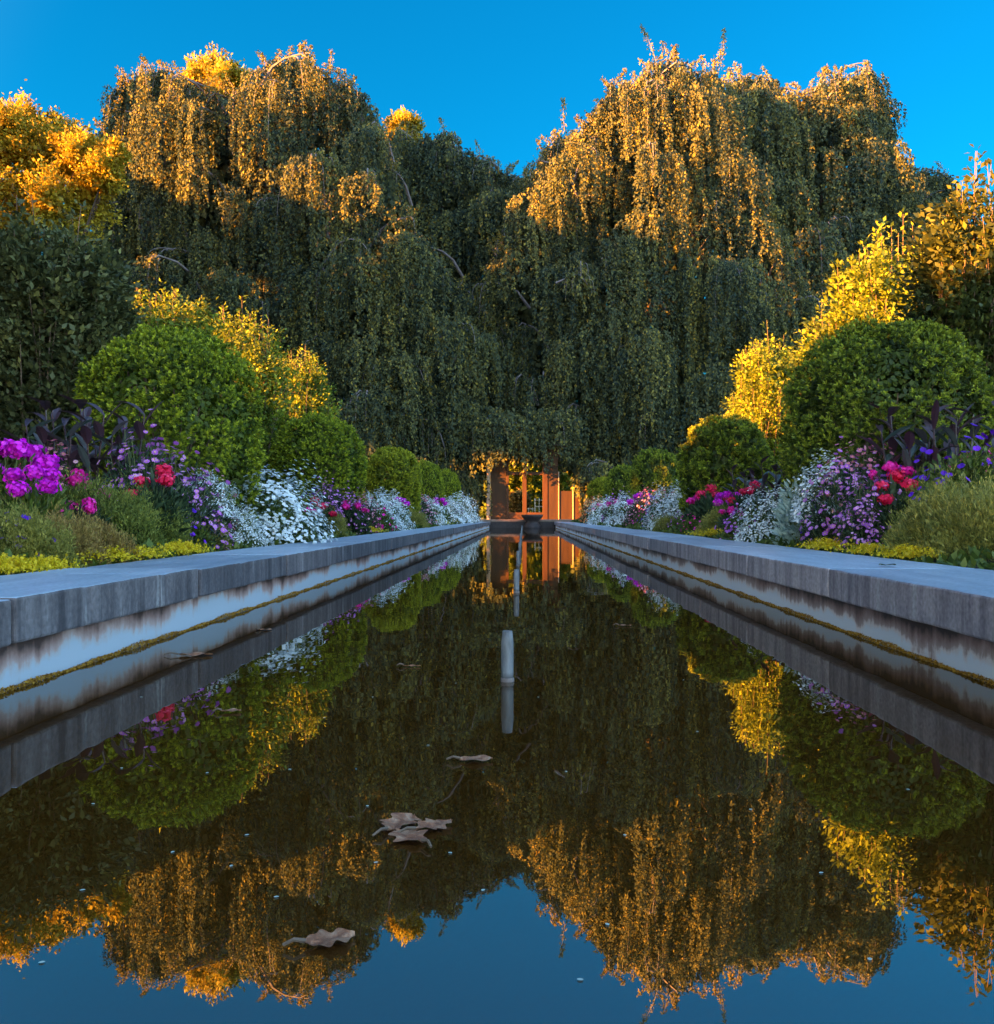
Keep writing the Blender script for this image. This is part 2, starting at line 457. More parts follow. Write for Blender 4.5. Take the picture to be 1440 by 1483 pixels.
sheet('ground', [(-900, OL - .02, -900, 1500, .2), (OR + .02, 900, -900, 1500, .2), (OL - .02, OR + .02, YE + .5, 1500, .2), (OL - .02, OR + .02, -900, -3.2, .2)], M['lawn'])
sheet('pool_water', [(XL - .10, XR + .10, -3.0, YE + .02, 0.0)], M['water'])


def bed(name, x0, x1):
    bm = bmesh.new()
    nx, ny = 8, 90
    g = []
    for i in range(nx + 1):
        row = []
        for j in range(ny + 1):
            t = i / nx
            y = -3 + (YE + 2.6) * j / ny
            z = .24 + .22 * min(1, t * 2.2) + .025 * math.sin(y * 3.1 + i * 2) + .02 * math.sin(y * 7.7 + i)
            if i == 0: z = .235
            row.append(bm.verts.new((x0 + (x1 - x0) * t, y, z)))
        g.append(row)
    for i in range(nx):
        for j in range(ny):
            bm.faces.new((g[i][j], g[i + 1][j], g[i + 1][j + 1], g[i][j + 1]))
    return tag(bm_obj(name, bm, M['soil'], smooth=True), kind='structure')


bed('flower_bed_soil', OL - .01, -6.0)
bed('flower_bed_soil', OR + .01, 6.0)


def pool_side(sgn, xin, xout, label):
    th = thing('pool_wall', (xin, 0, 0), label, 'pool wall', 'walls round the pool')
    y = -3.0
    joints = [2.81 + 1.61 * k for k in range(-4, 27)]
    ys = [-3.0] + [j for j in joints if -2.5 < j < YE - .5] + [YE]
    for a, b in zip(ys[:-1], ys[1:]):
        bm = bmesh.new()
        j = RS.uniform(-.007, .007, 4)
        box(bm, min(0, xout - xin) + (0 if sgn < 0 else j[0]), max(0, xout - xin) + (j[0] if sgn < 0 else 0), a + .013, b - .013, ZB + j[1] * .5, ZT + j[2] * .5)
        if a < 24:                                                 # worn, chipped arrises
            le = [e for e in bm.edges if abs(e.verts[0].co.y - e.verts[1].co.y) > .3]
            bmesh.ops.subdivide_edges(bm, edges=le, cuts=26, use_grid_fill=True)
            ed = [e for e in bm.edges if len(e.link_faces) == 2 and e.calc_face_angle(0) > .5]
            bmesh.ops.bevel(bm, geom=ed, offset=.009, segments=2, affect='EDGES', profile=.5)
            for v in bm.verts:
                yy = v.co.y * 9 + v.co.z * 40
                wob = .0010 * math.sin(yy * 1.3) + .0007 * math.sin(yy * 3.7 + 1)
                chip = max(0, math.sin(v.co.y * 5.1 + j[3] * 900) * math.sin(v.co.y * 13.7 + j[0] * 700) - .80) * .035
                front = abs(v.co.x) < .02
                if front: v.co.x += sgn * (wob + (chip if v.co.z > ZT - .02 else 0))
                v.co.z += wob * .6 - (chip * .7 if front and v.co.z > ZT - .02 else 0)
        bm_obj('coping_slab', bm, M['concrete_shaded' if sgn < 0 else 'concrete'], th)
    bm = bmesh.new()
    wx = -.055 * 1 if sgn < 0 else .055
    box(bm, min(wx, wx + sgn * .3), max(wx, wx + sgn * .3), -3.0, YE, -.4, ZB - .003)
    bm_obj('painted_wall_face', bm, M['pool_paint' if sgn < 0 else 'pool_paint_lit'], th)
    # crust of orange algae along the waterline
    n = 36000
    yy = np.abs(RS.uniform(0, 1, n)) ** 2.4 * (YE - 2) + 1.2
    hh = .010 + .005 * np.sin(yy * 5.3) + .004 * np.sin(yy * 17)
    p = np.stack([wx * .88 - sgn * RS.uniform(0, .014, n), yy, RS.uniform(0, 1, n) * hh + .001], 1)
    d = unit(RS.normal(size=(n, 3)) + np.array([-sgn * .6, 0, .5]))
    q = leaves(p, d, RS.normal(size=(n, 3)), RS.uniform(.004, .009, n), RS.uniform(.003, .007, n))
    quads_obj('algae_line', q, RS.uniform(0, 1, n), M['algae'], th)
    return th


pool_side(-1, XL, OL, 'left pool wall with streaked stone coping coloured darker for its shade, over blue painted side')
pool_side(1, XR, OR, 'right pool wall, purplish stone coping over peeling rusty painted side, both coloured paler for the light')
# far end: terrace edge
te = thing('pool_wall', (0, YE, 0), 'low pale stone kerb closing the far end of the pool', 'pool wall', 'walls round the pool')
bm = bmesh.new(); box(bm, -2.45, 2.75, .03, .55, .28, .385, .012, 2); bm_obj('coping_slab', bm, M['terrace'], te)
bm = bmesh.new(); box(bm, OL, OR, .035, .40, -.4, .277); bm_obj('wall_face', bm, M['basin'], te)
ne = thing('pool_wall', (0, -3.2, 0), 'stone edge closing the near end of the pool behind the camera', 'pool wall', 'walls round the pool')
bm = bmesh.new(); box(bm, OL, OR, -.1, .19, -.4, .275, .01, 2); bm_obj('coping_slab', bm, M['concrete'], ne)
sheet('terrace_paving', [(-2.9, 3.4, YE + .56, 58, .33)], M['terrace'])

# ------------------------------------------------------------------ fountain pipes
ords = ['nearest', 'second nearest', 'third nearest', 'fourth', 'fifth', 'sixth', 'seventh', 'eighth', 'ninth', 'tenth', 'farthest']
pipe0 = None
for k in range(11):
    y = 3.02 + 3.5 * k
    x = -.05 + (.004 * math.sin(k * 2.2) if k else 0)
    lab = (f'{ords[k]} grey fountain pipe standing upright in the middle of the pool' if k in (0, 1, 2, 10)
           else f'{ords[k]} grey fountain pipe from the camera along the middle of the pool')
    if k == 0:
        pipe0 = thing('fountain_pipe', (x, y, 0), lab, 'fountain pipe', 'fountain pipes along the pool')
        bm = bmesh.new(); lathe(bm, [(.0185, .012), (.0195, .03), (.0195, .122), (.0185, .13), (.0155, .159), (.0125, .16), (.0115, .15)], 24)
        bm_obj('pipe', bm, M['pipe_metal'], pipe0, True)
        bm = bmesh.new(); lathe(bm, [(.0215, -.1), (.0215, .008), (.0205, .012)], 24)
        bm_obj('collar', bm, M['pipe_dark'], pipe0, True)
    else:
        copy_tree(pipe0, (x, y, 0), k * .7, 1.0, lab)


# ------------------------------------------------------------------ floating leaves
def dead_leaf(rng, L, W, lobes=0, curl=.12, stalk=.4):
    """one fallen leaf lying on the water: a cupped blade of many facets with a stalk"""
    out = []
    seg, cross = 28, 6
    t = np.linspace(0, 1, seg + 1)
    prof = np.sin(np.pi * np.clip(t, .015, .985)) ** .75 * (1 + (.28 * np.sin(t * lobes * math.pi * 2) if lobes else 0))
    s = np.linspace(-1, 1, 2 * cross + 1)
    ph = rng.uniform(0, 6)
    X = (t * L)[:, None] + 0 * s
    Y = s[None] * prof[:, None] * W / 2
    Z = .003 + curl * W * (np.abs(s)[None] ** 1.5) * .22 + .006 * (1 + np.sin(t * 9 + ph)[:, None] * np.sign(s)[None]) * L / .2
    g = np.stack([X, Y, np.maximum(Z, .003)], -1)
    st = tube([[-stalk * L, stalk * L * .15, .006], [-stalk * L * .5, 0, .012], [0.02 * L, 0, .008]], [.002, .0024, .003], 4)
    return g, st


def grid_obj(name, g, mat, parent):
    a, b = g.shape[:2]
    f = [(i * b + j, (i + 1) * b + j, (i + 1) * b + j + 1, i * b + j + 1) for i in range(a - 1) for j in range(b - 1)]
    me = bpy.data.meshes.new(name); me.from_pydata([tuple(map(float, c)) for c in g.reshape(-1, 3)], [], f)
    for p in me.polygons: p.use_smooth = True
    me.materials.append(mat)
    o = bpy.data.objects.new(name, me); COL.objects.link(o); o.parent = parent
    return o


def floating(px, py, L, W, rz, label, lobes=0, curl=.12, n=1):
    D = CH * F / (py - CY)
    o = thing('fallen_leaf', ((px - CX) / F * D, D, 0), label, 'leaf', 'fallen leaves floating on the pool', rz)
    q, st = dead_leaf(RS, L, W, lobes, curl)
    q = q - np.array([L / 2, 0, 0]); st = st - np.array([L / 2, 0, 0])
    grid_obj('leaf_blade', q, M['dead_leaf'], o)
    quads_obj('stalk', st, .5, M['twig'], o)


floating(690, 1103, .070, .045, .1, 'single grey pointed leaf with long stalk floating alone in mid pool', 0, .25)
floating(580, 1196, .085, .060, 1.15, 'broad curled tan leaf, back one of the clump of three on the water', 3, .3)
floating(592, 1216, .075, .055, 2.3, 'pinkish brown leaf at the front of the clump of three on the water', 3, .2)
floating(628, 1200, .075, .048, .7, 'brown leaf on the right side of the clump of three on the water', 4, .25)
floating(335, 1032, .050, .030, .2, 'pale folded leaf floating beside the reflection of the left hedge dome', 0, .4)
floating(478, 1366, .062, .045, .4, 'large pale leaf floating where the blue sky is reflected', 3, .25)
floating(283, 950, .13, .05, .05, 'wide flat pale leaf floating close to the left pool wall', 0, .1)
floating(385, 913, .055, .03, .1, 'small pale leaf floating in the dark strip by the left coping reflection', 0, .2)
floating(905, 907, .06, .03, -.1, 'small whitish leaf floating on the right of the pool beyond the near pipe', 0, .2)
floating(597, 966, .06, .016, 0, 'thin twig-like leaf floating left of the nearest fountain pipe', 0, .2)
floating(1345, 936, .07, .03, .6, 'reddish leaf caught against the right wall at the waterline', 3, .3)
pet = None
for px, py in [(420, 1115), (358, 1210), (545, 1250), (652, 1236), (205, 1010), (820, 1118), (1315, 1144), (1088, 1173), (532, 1168), (176, 1113), (335, 1255), (60, 1395), (1260, 1390), (660, 990), (250, 1235), (135, 1165), (470, 1040), (700, 1290), (905, 1210), (1010, 1060), (1190, 1265), (300, 1120), (780, 1010), (880, 1340), (120, 1290), (400, 1300), (620, 1080), (990, 985), (540, 1010), (840, 1420)]:
    D = CH * F / (py - CY)
    loc = ((px - CX) / F * D, D, .001)
    if pet is None:
        q = np.concatenate([blade(np.array([-.004, 0, .0005]), np.array([1., 0, 0]), np.array([0, 0, 1.]), .0075, .0055, .0, 4)])
        q[..., 2] *= .3
        pet = quads_obj('fallen_petal', q, .7, M['silver_leaf'])
        pet.location = loc
        tag(pet, 'tiny white petal floating on the dark pool water', 'petal', 'petals scattered on the pool')
    else:
        c = pet.copy(); COL.objects.link(c); c.location = loc; c.rotation_euler = (0, 0, px * .37)
D = 6.0
cl = thing('fallen_leaf', (1.70, 4.55, ZT + .004), 'dark green leaf lying on the right stone coping', 'leaf', None, .3)
q, st = dead_leaf(RS, .085, .06, 0, .2, .12)
grid_obj('leaf_blade', q, M['dark_fallen'], cl); quads_obj('stalk', st, .5, M['stem'], cl)


# ------------------------------------------------------------------ clipped domes
def pnoise(p, s, ph=0.0):
    x, y, z = p[:, 0] * s, p[:, 1] * s, p[:, 2] * s
    return (np.sin(x * 1.7 + 1.3 * np.sin(y * 1.1 + ph) + ph) + np.sin(y * 1.9 + 1.2 * np.sin(z * 1.3 + 2 * ph)) + np.sin(z * 1.6 + 1.4 * np.sin(x * .9 + ph))) / 3


def dome_surface(n, R, H, rng):
    """random points on a clipped dome: upright flank below, round cap above"""
    c = rng.uniform(0, 1, n); a = rng.uniform(0, 2 * math.pi, n)
    hb = H - R * .95
    Acap, Afl = 2 * math.pi * R * R, 2 * math.pi * R * hb
    cap = c < Acap / (Acap + Afl)
    z01 = rng.uniform(0, 1, n)
    nz = np.where(cap, z01, 0.05)
    rr = np.where(cap, np.sqrt(np.maximum(0, 1 - z01 ** 2)), 1 - .12 * (1 - z01) ** 2)
    z = np.where(cap, hb + R * .95 * z01, hb * z01)
    pos = np.stack([R * rr * np.cos(a), R * rr * np.sin(a), z], 1)
    nor = unit(np.stack([rr * np.cos(a), rr * np.sin(a), nz], 1))
    return pos, nor


def make_dome(seed, R, H, nspr, leaf, mat, hole=.42, rough=.05):
    rng = np.random.RandomState(seed)
    pos, nor = dome_surface(nspr, R, H, rng)
    pn = pnoise(pos, 5.5, seed)
    pn2 = pnoise(pos, 14, seed + 3)
    keep = (pn + .5 * pn2) > -hole + rng.normal(0, .12, nspr)
    pos, nor, pn, pn2 = pos[keep], nor[keep], pn[keep], pn2[keep]
    pos = pos + nor * (rough * (pn * .6 + pn2 * .8) + rng.normal(0, .022, len(pos)) - .03 * rng.uniform(0, 1, len(pos)) ** 2)[:, None]
    qs, vs = [], []
    ax = unit(nor + np.array([0, 0, .45]) + rng.normal(0, .38, nor.shape))
    e1 = unit(np.cross(ax, rng.normal(size=ax.shape))); e2 = np.cross(ax, e1)
    vb = rng.uniform(.15, .85, len(pos))
    for k in range(8):
        ang = k * 2.4 + rng.uniform(0, 1, len(pos))
        lift = .3 + .2 * k
        d = e1 * np.cos(ang)[:, None] + e2 * np.sin(ang)[:, None] + ax * lift
        L = leaf * rng.uniform(.75, 1.2, len(pos))
        base = pos - ax * (leaf * .6 * (1 - k / 7))
        qs.append(leaves(base, d, ax + .3 * rng.normal(size=ax.shape), L, L * .48))
        vs.append(np.clip(vb + .06 * (k - 3) + rng.normal(0, .1, len(pos)), 0, 1))
    ps, ns = dome_surface(60, R, H, rng)
    for c, nn in zip(ps, ns):
        if c[2] < H * .35: continue
        ln = rng.uniform(.04, .11); dv = unit(nn + np.array([0, 0, .8]) + rng.normal(0, .3, 3)); m = 12
        u = rng.uniform(0, 1, m)[:, None]
        qs.append(leaves(c + dv * ln * u, dv * .7 + rng.normal(0, .6, (m, 3)), dv + rng.normal(0, .4, (m, 3)), leaf * rng.uniform(.6, 1, m), leaf * .42)); vs.append(rng.uniform(.5, 1, m))
    # inner leaves that close the dome, coloured darker for the shade in its gaps
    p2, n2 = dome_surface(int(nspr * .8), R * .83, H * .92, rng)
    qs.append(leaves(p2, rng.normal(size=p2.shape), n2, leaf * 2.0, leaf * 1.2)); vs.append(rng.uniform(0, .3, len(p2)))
    st = []
    for k in range(40):
        a = rng.uniform(0, 6.28); r = R * rng.uniform(.3, .85)
        top = np.array([r * math.cos(a), r * math.sin(a), H * rng.uniform(.45, .8)])
        st.append(tube([[.1 * math.cos(a), .1 * math.sin(a), 0], top * .5 + np.array([0, 0, .05]), top], [.016, .011, .006], 4))
    return np.concatenate(qs), np.concatenate(vs), np.concatenate(st)


def dome_thing(seed, R, H, nspr, leaf, mat, loc, label, hole=.42, rough=.05):
    q, v, s = make_dome(seed, R, H, nspr, leaf, mat, hole, rough)
    o = thing('clipped_shrub', loc, label, 'shrub', 'clipped dome shrubs beside the pool')
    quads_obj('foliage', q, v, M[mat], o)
    quads_obj('branches', s, .5, M['twig'], o)
    return o


zb = .34
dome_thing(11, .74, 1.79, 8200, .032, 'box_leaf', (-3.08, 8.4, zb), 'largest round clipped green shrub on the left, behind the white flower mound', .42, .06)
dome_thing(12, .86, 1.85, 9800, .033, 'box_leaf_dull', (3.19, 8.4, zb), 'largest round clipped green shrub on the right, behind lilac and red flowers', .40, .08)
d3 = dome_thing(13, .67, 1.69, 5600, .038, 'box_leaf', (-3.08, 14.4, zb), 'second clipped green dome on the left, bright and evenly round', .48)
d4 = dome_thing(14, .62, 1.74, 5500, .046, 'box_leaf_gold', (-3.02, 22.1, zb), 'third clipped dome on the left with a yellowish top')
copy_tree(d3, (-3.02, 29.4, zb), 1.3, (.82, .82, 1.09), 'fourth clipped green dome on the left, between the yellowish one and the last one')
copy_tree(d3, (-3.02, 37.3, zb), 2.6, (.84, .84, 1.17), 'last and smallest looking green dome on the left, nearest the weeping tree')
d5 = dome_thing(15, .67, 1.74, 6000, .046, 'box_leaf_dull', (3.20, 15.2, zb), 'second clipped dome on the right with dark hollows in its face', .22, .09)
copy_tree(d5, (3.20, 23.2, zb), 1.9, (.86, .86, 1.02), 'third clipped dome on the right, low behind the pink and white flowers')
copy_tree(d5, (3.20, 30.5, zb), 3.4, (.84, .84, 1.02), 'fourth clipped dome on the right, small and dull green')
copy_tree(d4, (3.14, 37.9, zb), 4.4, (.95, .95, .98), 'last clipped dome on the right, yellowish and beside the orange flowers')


# ------------------------------------------------------------------ upright leafy bushes behind the domes
def make_bush(seed, w, d, h, nshoot, per, leaf, spike=.25, clump=600):
    rng = np.random.RandomState(seed)
    qs, vs, st = [], [], []
    for k in range(nshoot):
        a = rng.uniform(0, 2 * math.pi); r = math.sqrt(rng.uniform(0, 1))
        cap = h * (1 - .42 * r ** 2.4) * rng.uniform(.86, 1.0)
        tip = np.array([w / 2 * r * math.cos(a), d / 2 * r * math.sin(a), cap + rng.uniform(0, 1) ** 2 * spike])
        lean = rng.normal(0, .06, 3); lean[2] = 0
        t = np.linspace(0, 1, 9)
        base = np.array([tip[0] * .35, tip[1] * .35, 0])
        path = base + (tip - base) * t[:, None] ** np.array([.75, .75, 1.0]) + lean * np.sin(t * math.pi)[:, None]
        if k < 90:
            st.append(tube(path, np.linspace(.014, .003, 9), 4))
        n = int(per * rng.uniform(.7, 1.2))
        u = 1 - rng.uniform(0, 1, n) ** 1.25 * .85
        i = np.clip(u * 8, 0, 7.999); j = i.astype(int); f = (i - j)[:, None]
        pc = path[j] * (1 - f) + path[j + 1] * f
        ang = np.arange(n) * 2.4 + rng.uniform(0, 6)
        out = np.stack([np.cos(ang), np.sin(ang), rng.uniform(.3, 1.1, n)], 1)
        spread = rng.uniform(.01, .11, n) * (1.15 - u)[:, None].ravel() ** .3
        p = pc + unit(out) * spread[:, None]
        L = leaf * rng.uniform(.65, 1.25, n)
        qs.append(leaves(p, out + rng.normal(0, .35, (n, 3)), np.array([0, 0, 1.]) + rng.normal(0, .5, (n, 3)), L, L * .56))
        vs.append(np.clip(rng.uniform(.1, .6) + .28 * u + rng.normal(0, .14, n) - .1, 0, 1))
    # side sprays that fill the flanks
    for k in range(clump):
        a = rng.uniform(0, 2 * math.pi); z = rng.uniform(.04, .92)
        rr = math.sqrt(max(0, 1 - max(0, (z - .5) / .52) ** 2.2)) * rng.uniform(.72, 1.0)
        c = np.array([w / 2 * rr * math.cos(a), d / 2 * rr * math.sin(a), z * h])
        n = rng.randint(14, 34)
        dirn = np.array([math.cos(a), math.sin(a), rng.uniform(-.1, .9)])
        p = c + dirn * rng.uniform(-.13, .13, n)[:, None] + rng.normal(0, .045, (n, 3))
        L = leaf * rng.uniform(.65, 1.25, n)
        qs.append(leaves(p, dirn + rng.normal(0, .6, (n, 3)), np.array([0, 0, .8]) + dirn * .4 + rng.normal(0, .5, (n, 3)), L, L * .56))
        vs.append(np.clip(rng.uniform(.05, .7) + rng.normal(0, .14, n), 0, 1))
    # inner leaves
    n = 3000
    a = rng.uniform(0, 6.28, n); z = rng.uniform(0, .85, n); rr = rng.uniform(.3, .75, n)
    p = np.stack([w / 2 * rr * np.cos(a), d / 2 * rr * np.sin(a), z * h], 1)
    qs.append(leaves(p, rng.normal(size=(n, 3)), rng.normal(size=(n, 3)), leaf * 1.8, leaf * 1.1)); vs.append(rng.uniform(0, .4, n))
    return np.concatenate(qs), np.concatenate(vs), np.concatenate(st)


def bush(seed, px, D, ytop, wpx, mat, label, leaf=.06, nshoot=260, per=70, spike=.3, clump=600, depth=None):
    x = (px - CX) / F * D
    wid = wpx / F * D
    h = CH - (ytop - CY) / F * D - .3
    q, v, s = make_bush(seed, wid, depth or wid * .9, h - spike * .5, nshoot, per, leaf, spike, clump)
    o = thing('leafy_bush', (x, D, .3), label, 'bush', 'tall leafy bushes behind the domes')
    quads_obj('foliage', q, v, M[mat], o)
    quads_obj('stems', s, .5, M['twig'], o)
    return o


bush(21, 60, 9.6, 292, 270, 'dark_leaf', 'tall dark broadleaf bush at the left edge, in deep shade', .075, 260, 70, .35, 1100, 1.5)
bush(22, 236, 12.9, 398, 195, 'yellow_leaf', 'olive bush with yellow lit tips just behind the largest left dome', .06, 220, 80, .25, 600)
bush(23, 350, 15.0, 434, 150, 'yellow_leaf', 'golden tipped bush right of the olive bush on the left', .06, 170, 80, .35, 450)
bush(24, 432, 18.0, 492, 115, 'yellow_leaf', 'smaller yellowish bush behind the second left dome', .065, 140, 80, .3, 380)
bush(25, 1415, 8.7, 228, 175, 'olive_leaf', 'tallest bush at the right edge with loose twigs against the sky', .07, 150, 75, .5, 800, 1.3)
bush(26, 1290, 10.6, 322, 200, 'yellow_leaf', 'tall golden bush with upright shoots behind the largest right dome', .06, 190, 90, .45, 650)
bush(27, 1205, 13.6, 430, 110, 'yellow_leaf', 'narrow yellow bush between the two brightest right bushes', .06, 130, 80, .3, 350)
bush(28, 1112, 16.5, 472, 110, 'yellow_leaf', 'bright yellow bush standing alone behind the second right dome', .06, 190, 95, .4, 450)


# ------------------------------------------------------------------ weeping beeches
def cascade(rng, head, a, reach, arch, drop, hw, nstr, lpm, size, Q, V, S=None, pale=False):
    a = unit(np.array([a[0], a[1], 0.])); b = np.array([-a[1], a[0], 0])
    off = rng.uniform(-1, 1, nstr)
    start = head + b * (off * hw)[:, None] + a * rng.uniform(-.35, .35, nstr)[:, None]
    start[:, 2] -= off ** 2 * hw * .55 + rng.uniform(0, .25, nstr)
    dr = unit(a + b * (off * .55)[:, None] + rng.normal(0, .25, (nstr, 3)) * np.array([1, 1, 0]))
    Li = drop * rng.uniform(.4, 1.12, nstr) * (1 - .25 * off ** 2)
    Ri = reach * rng.uniform(.5, 1.2, nstr)
    Ai = arch * rng.uniform(.4, 1.2, nstr)
    cnt = np.maximum(4, (Li * lpm * rng.uniform(.7, 1.3, nstr)).astype(int))
    idx = np.repeat(np.arange(nstr), cnt)
    n = len(idx)
    t = rng.uniform(0, 1, n) ** .62
    wig = .10 * np.sin(t * 9 + idx * 1.7)
    p = start[idx] + dr[idx] * (Ri[idx] * (1 - np.exp(-3.2 * t)))[:, None] + b * wig[:, None]
    p[:, 2] += Ai[idx] * t * 1.6 - (Li[idx] + Ai[idx] * 1.6) * t ** 1.7
    p += rng.normal(0, 1, (n, 3)) * np.array([.065, .065, .08])
    d = np.array([0, 0, -1.]) + dr[idx] * .25 + rng.normal(0, .5, (n, 3))
    nr = a * 1.0 + np.array([0, 0, .35]) + rng.normal(0, .65, (n, 3))
    L = size * rng.uniform(.65, 1.25, n)
    Q.append(leaves(p, d, nr, L, L * .58))
    V.append(np.clip(rng.uniform(.15, .55) + rng.normal(0, .2, n), 0, 1))
    if S is not None:
        for k in range(min(nstr, 3)):
            tt = np.linspace(0, .75, 8)
            pts = start[k] + dr[k] * (Ri[k] * (1 - np.exp(-3.2 * tt)))[:, None]
            pts[:, 2] += Ai[k] * tt * 1.6 - (Li[k] + Ai[k] * 1.6) * tt ** 1.7
            S.append(tube(pts, np.linspace(.028, .008, 8), 4))
        inner = head - a * 2.4 + np.array([0, 0, -1.3])
        mid = head - a * 1.0 + np.array([0, 0, -.1])
        S.append(tube([inner, (inner + mid) / 2 + np.array([0, 0, .25]), mid, head, head + a * reach * .5 - np.array([0, 0, .25])], [.09, .075, .06, .042, .02], 5))


def weeping_tree(seed, top, bot, D0, bulge, label, trunk_px, trunk_D, size=.165, step=26, lpm=33, limbs=(), face=0.0, sprigs=(), veil=()):
    rng = np.random.RandomState(seed)
    Q, V, S = [], [], []
    tx = np.array([p[0] for p in top], float); ty = np.array([p[1] for p in top], float)
    bx = np.array([p[0] for p in bot], float); by = np.array([p[1] for p in bot], float)
    x0, x1 = tx[0], tx[-1]
    cxp = (x0 + x1) / 2
    ylo = by.max(); yhi = ty.min()
    # outline cascades
    px = x0
    while px < x1:
        yt = np.interp(px, tx, ty)
        e = (px - cxp) / ((x1 - x0) / 2)
        D = D0 + .9 * rng.normal() + 1.0 * abs(e)
        hd = P(px, yt + 7, D)
        yb = np.interp(px, bx, by)
        drop = min(rng.uniform(2.2, 5.5), (yb - yt) / F * D * .95)
        if drop > .6:
            cascade(rng, hd, (e * .9 + rng.normal(0, .5), -1 + rng.uniform(-.3, .9)), rng.uniform(.3, .8), .15, drop, rng.uniform(.25, .55), 9, lpm, size, Q, V, S if rng.uniform() < .55 else None)
        px += 13 * rng.uniform(.7, 1.3)
    # boughs down the face: each a rounded shoulder of hanging sprays, with recesses between
    px = x0 + 14
    while px < x1 - 8:
        y = np.interp(px, tx, ty) + rng.uniform(18, 55)
        yb = np.interp(px, bx, by)
        while y < yb - 25:
            f = min((y - yhi) / (ylo - yhi), 1)
            e = (px - cxp) / ((x1 - x0) / 2)
            D = D0 - bulge * (1 - (1 - f) ** 1.6) + 1.5 * e * e - rng.uniform(-1.3, 2.3)
            wp = rng.uniform(22, 46)
            tilt = rng.uniform(-.5, .5)
            for j in range(int(3 + wp / 8)):
                off = rng.uniform(-1, 1)
                hx = px + off * wp
                hy = y + (off ** 2 * .75 + tilt * off) * wp + rng.uniform(0, 14)
                ytl = np.interp(hx, tx, ty) + 6
                if hx < x0 or hx > x1: continue
                hy = max(hy, ytl)
                ybl = np.interp(hx, bx, by)
                Dh = D + off * off * 1.4 + rng.normal(0, .25)
                if 600 < hx < 860 and hy > 470: Dh = max(Dh, 46.4)
                Dh += 3.2 * max(0, 1 - abs(hx - 732) / 48) * min(1, max(0, (hy - 300) / 120))   # the recess where the two trees meet
                hd = P(hx, hy, Dh)
                drop = min(rng.uniform(2.2, 6.5), (ybl - hy) / F * D)
                if drop > .5:
                    hw = rng.uniform(.2, .5)
                    cascade(rng, hd, (e * .6 + off * .7 + rng.normal(0, .3) + face, -1), rng.uniform(.4, 1.3), rng.uniform(.1, .4), drop, hw, int(4 + hw * 8), lpm, size, Q, V, S if rng.uniform() < .16 else None)
            y += rng.uniform(64, 118)
        px += step * 2.4 * rng.uniform(.8, 1.2)
    # leaves deeper in the crown
    n = int(105 * (x1 - x0))
    pxs = rng.uniform(x0 + 4, x1 - 4, n)
    ytn = np.interp(pxs, tx, ty) + 14; ybn = np.interp(pxs, bx, by) - 4
    pys = ytn + (ybn - ytn) * rng.uniform(0, 1, n)
    Dn = D0 + rng.uniform(3.2, 7.5, n) - bulge * .3 * (pys - yhi) / (ylo - yhi)
    p = np.stack([(pxs - CX) / F * Dn, Dn, CH - (pys - CY) / F * Dn], 1)
    Q.append(leaves(p, np.array([0, 0, -1.]) + rng.normal(0, .5, (n, 3)), np.array([0, -1., .2]) + rng.normal(0, .5, (n, 3)), rng.uniform(.3, .65, n), rng.uniform(.2, .4, n)))
    V.append(rng.uniform(0, .6, n))
    for (vx, vy, vD, vb) in veil:
        cascade(rng, P(vx, vy, vD), (rng.normal(0, .4), -1), rng.uniform(.2, .6), .15, (vb - vy) / F * vD * rng.uniform(.85, 1.1), rng.uniform(.25, .45), 9, lpm, size, Q, V, S if rng.uniform() < .3 else None)
    auto = []
    for k in range(int((x1 - x0) / 13)):
        xx = rng.uniform(x0 + 8, x1 - 8); yy = np.interp(xx, tx, ty)
        auto.append((xx, yy + 9, xx + rng.uniform(-16, 16), yy - rng.uniform(2, 15)))
    for (ax_, ay_, cx_, cy_) in list(sprigs) + auto:
        t = np.linspace(0, 1, 9)[:, None]
        a0, a1 = P(ax_, ay_, D0), P(cx_, cy_, D0)
        pth = a0 + (a1 - a0) * t + np.array([.18 * (rng.uniform() - .5), 0, 0]) * np.sin(t * 5)
        pth = pth + np.array([0, 0, .3]) * np.sin(t * 3.0) * np.linalg.norm(a1 - a0) * .3
        S.append(tube(pth, np.linspace(.022, .006, 9), 4))
        m = int(30 + 45 * np.linalg.norm(a1 - a0))
        u = rng.uniform(0, 1, m); jj = np.minimum((u * 8).astype(int), 7)
        pp = pth[jj] + (pth[jj + 1] - pth[jj]) * (u * 8 - jj)[:, None] + rng.normal(0, .10, (m, 3)) * (1.3 - u)[:, None]
        Q.append(leaves(pp, np.array([0, 0, -.6]) + rng.normal(0, .7, (m, 3)), rng.normal(size=(m, 3)), rng.uniform(.09, .17, m), .08))
        V.append(rng.uniform(.4, 1, m))
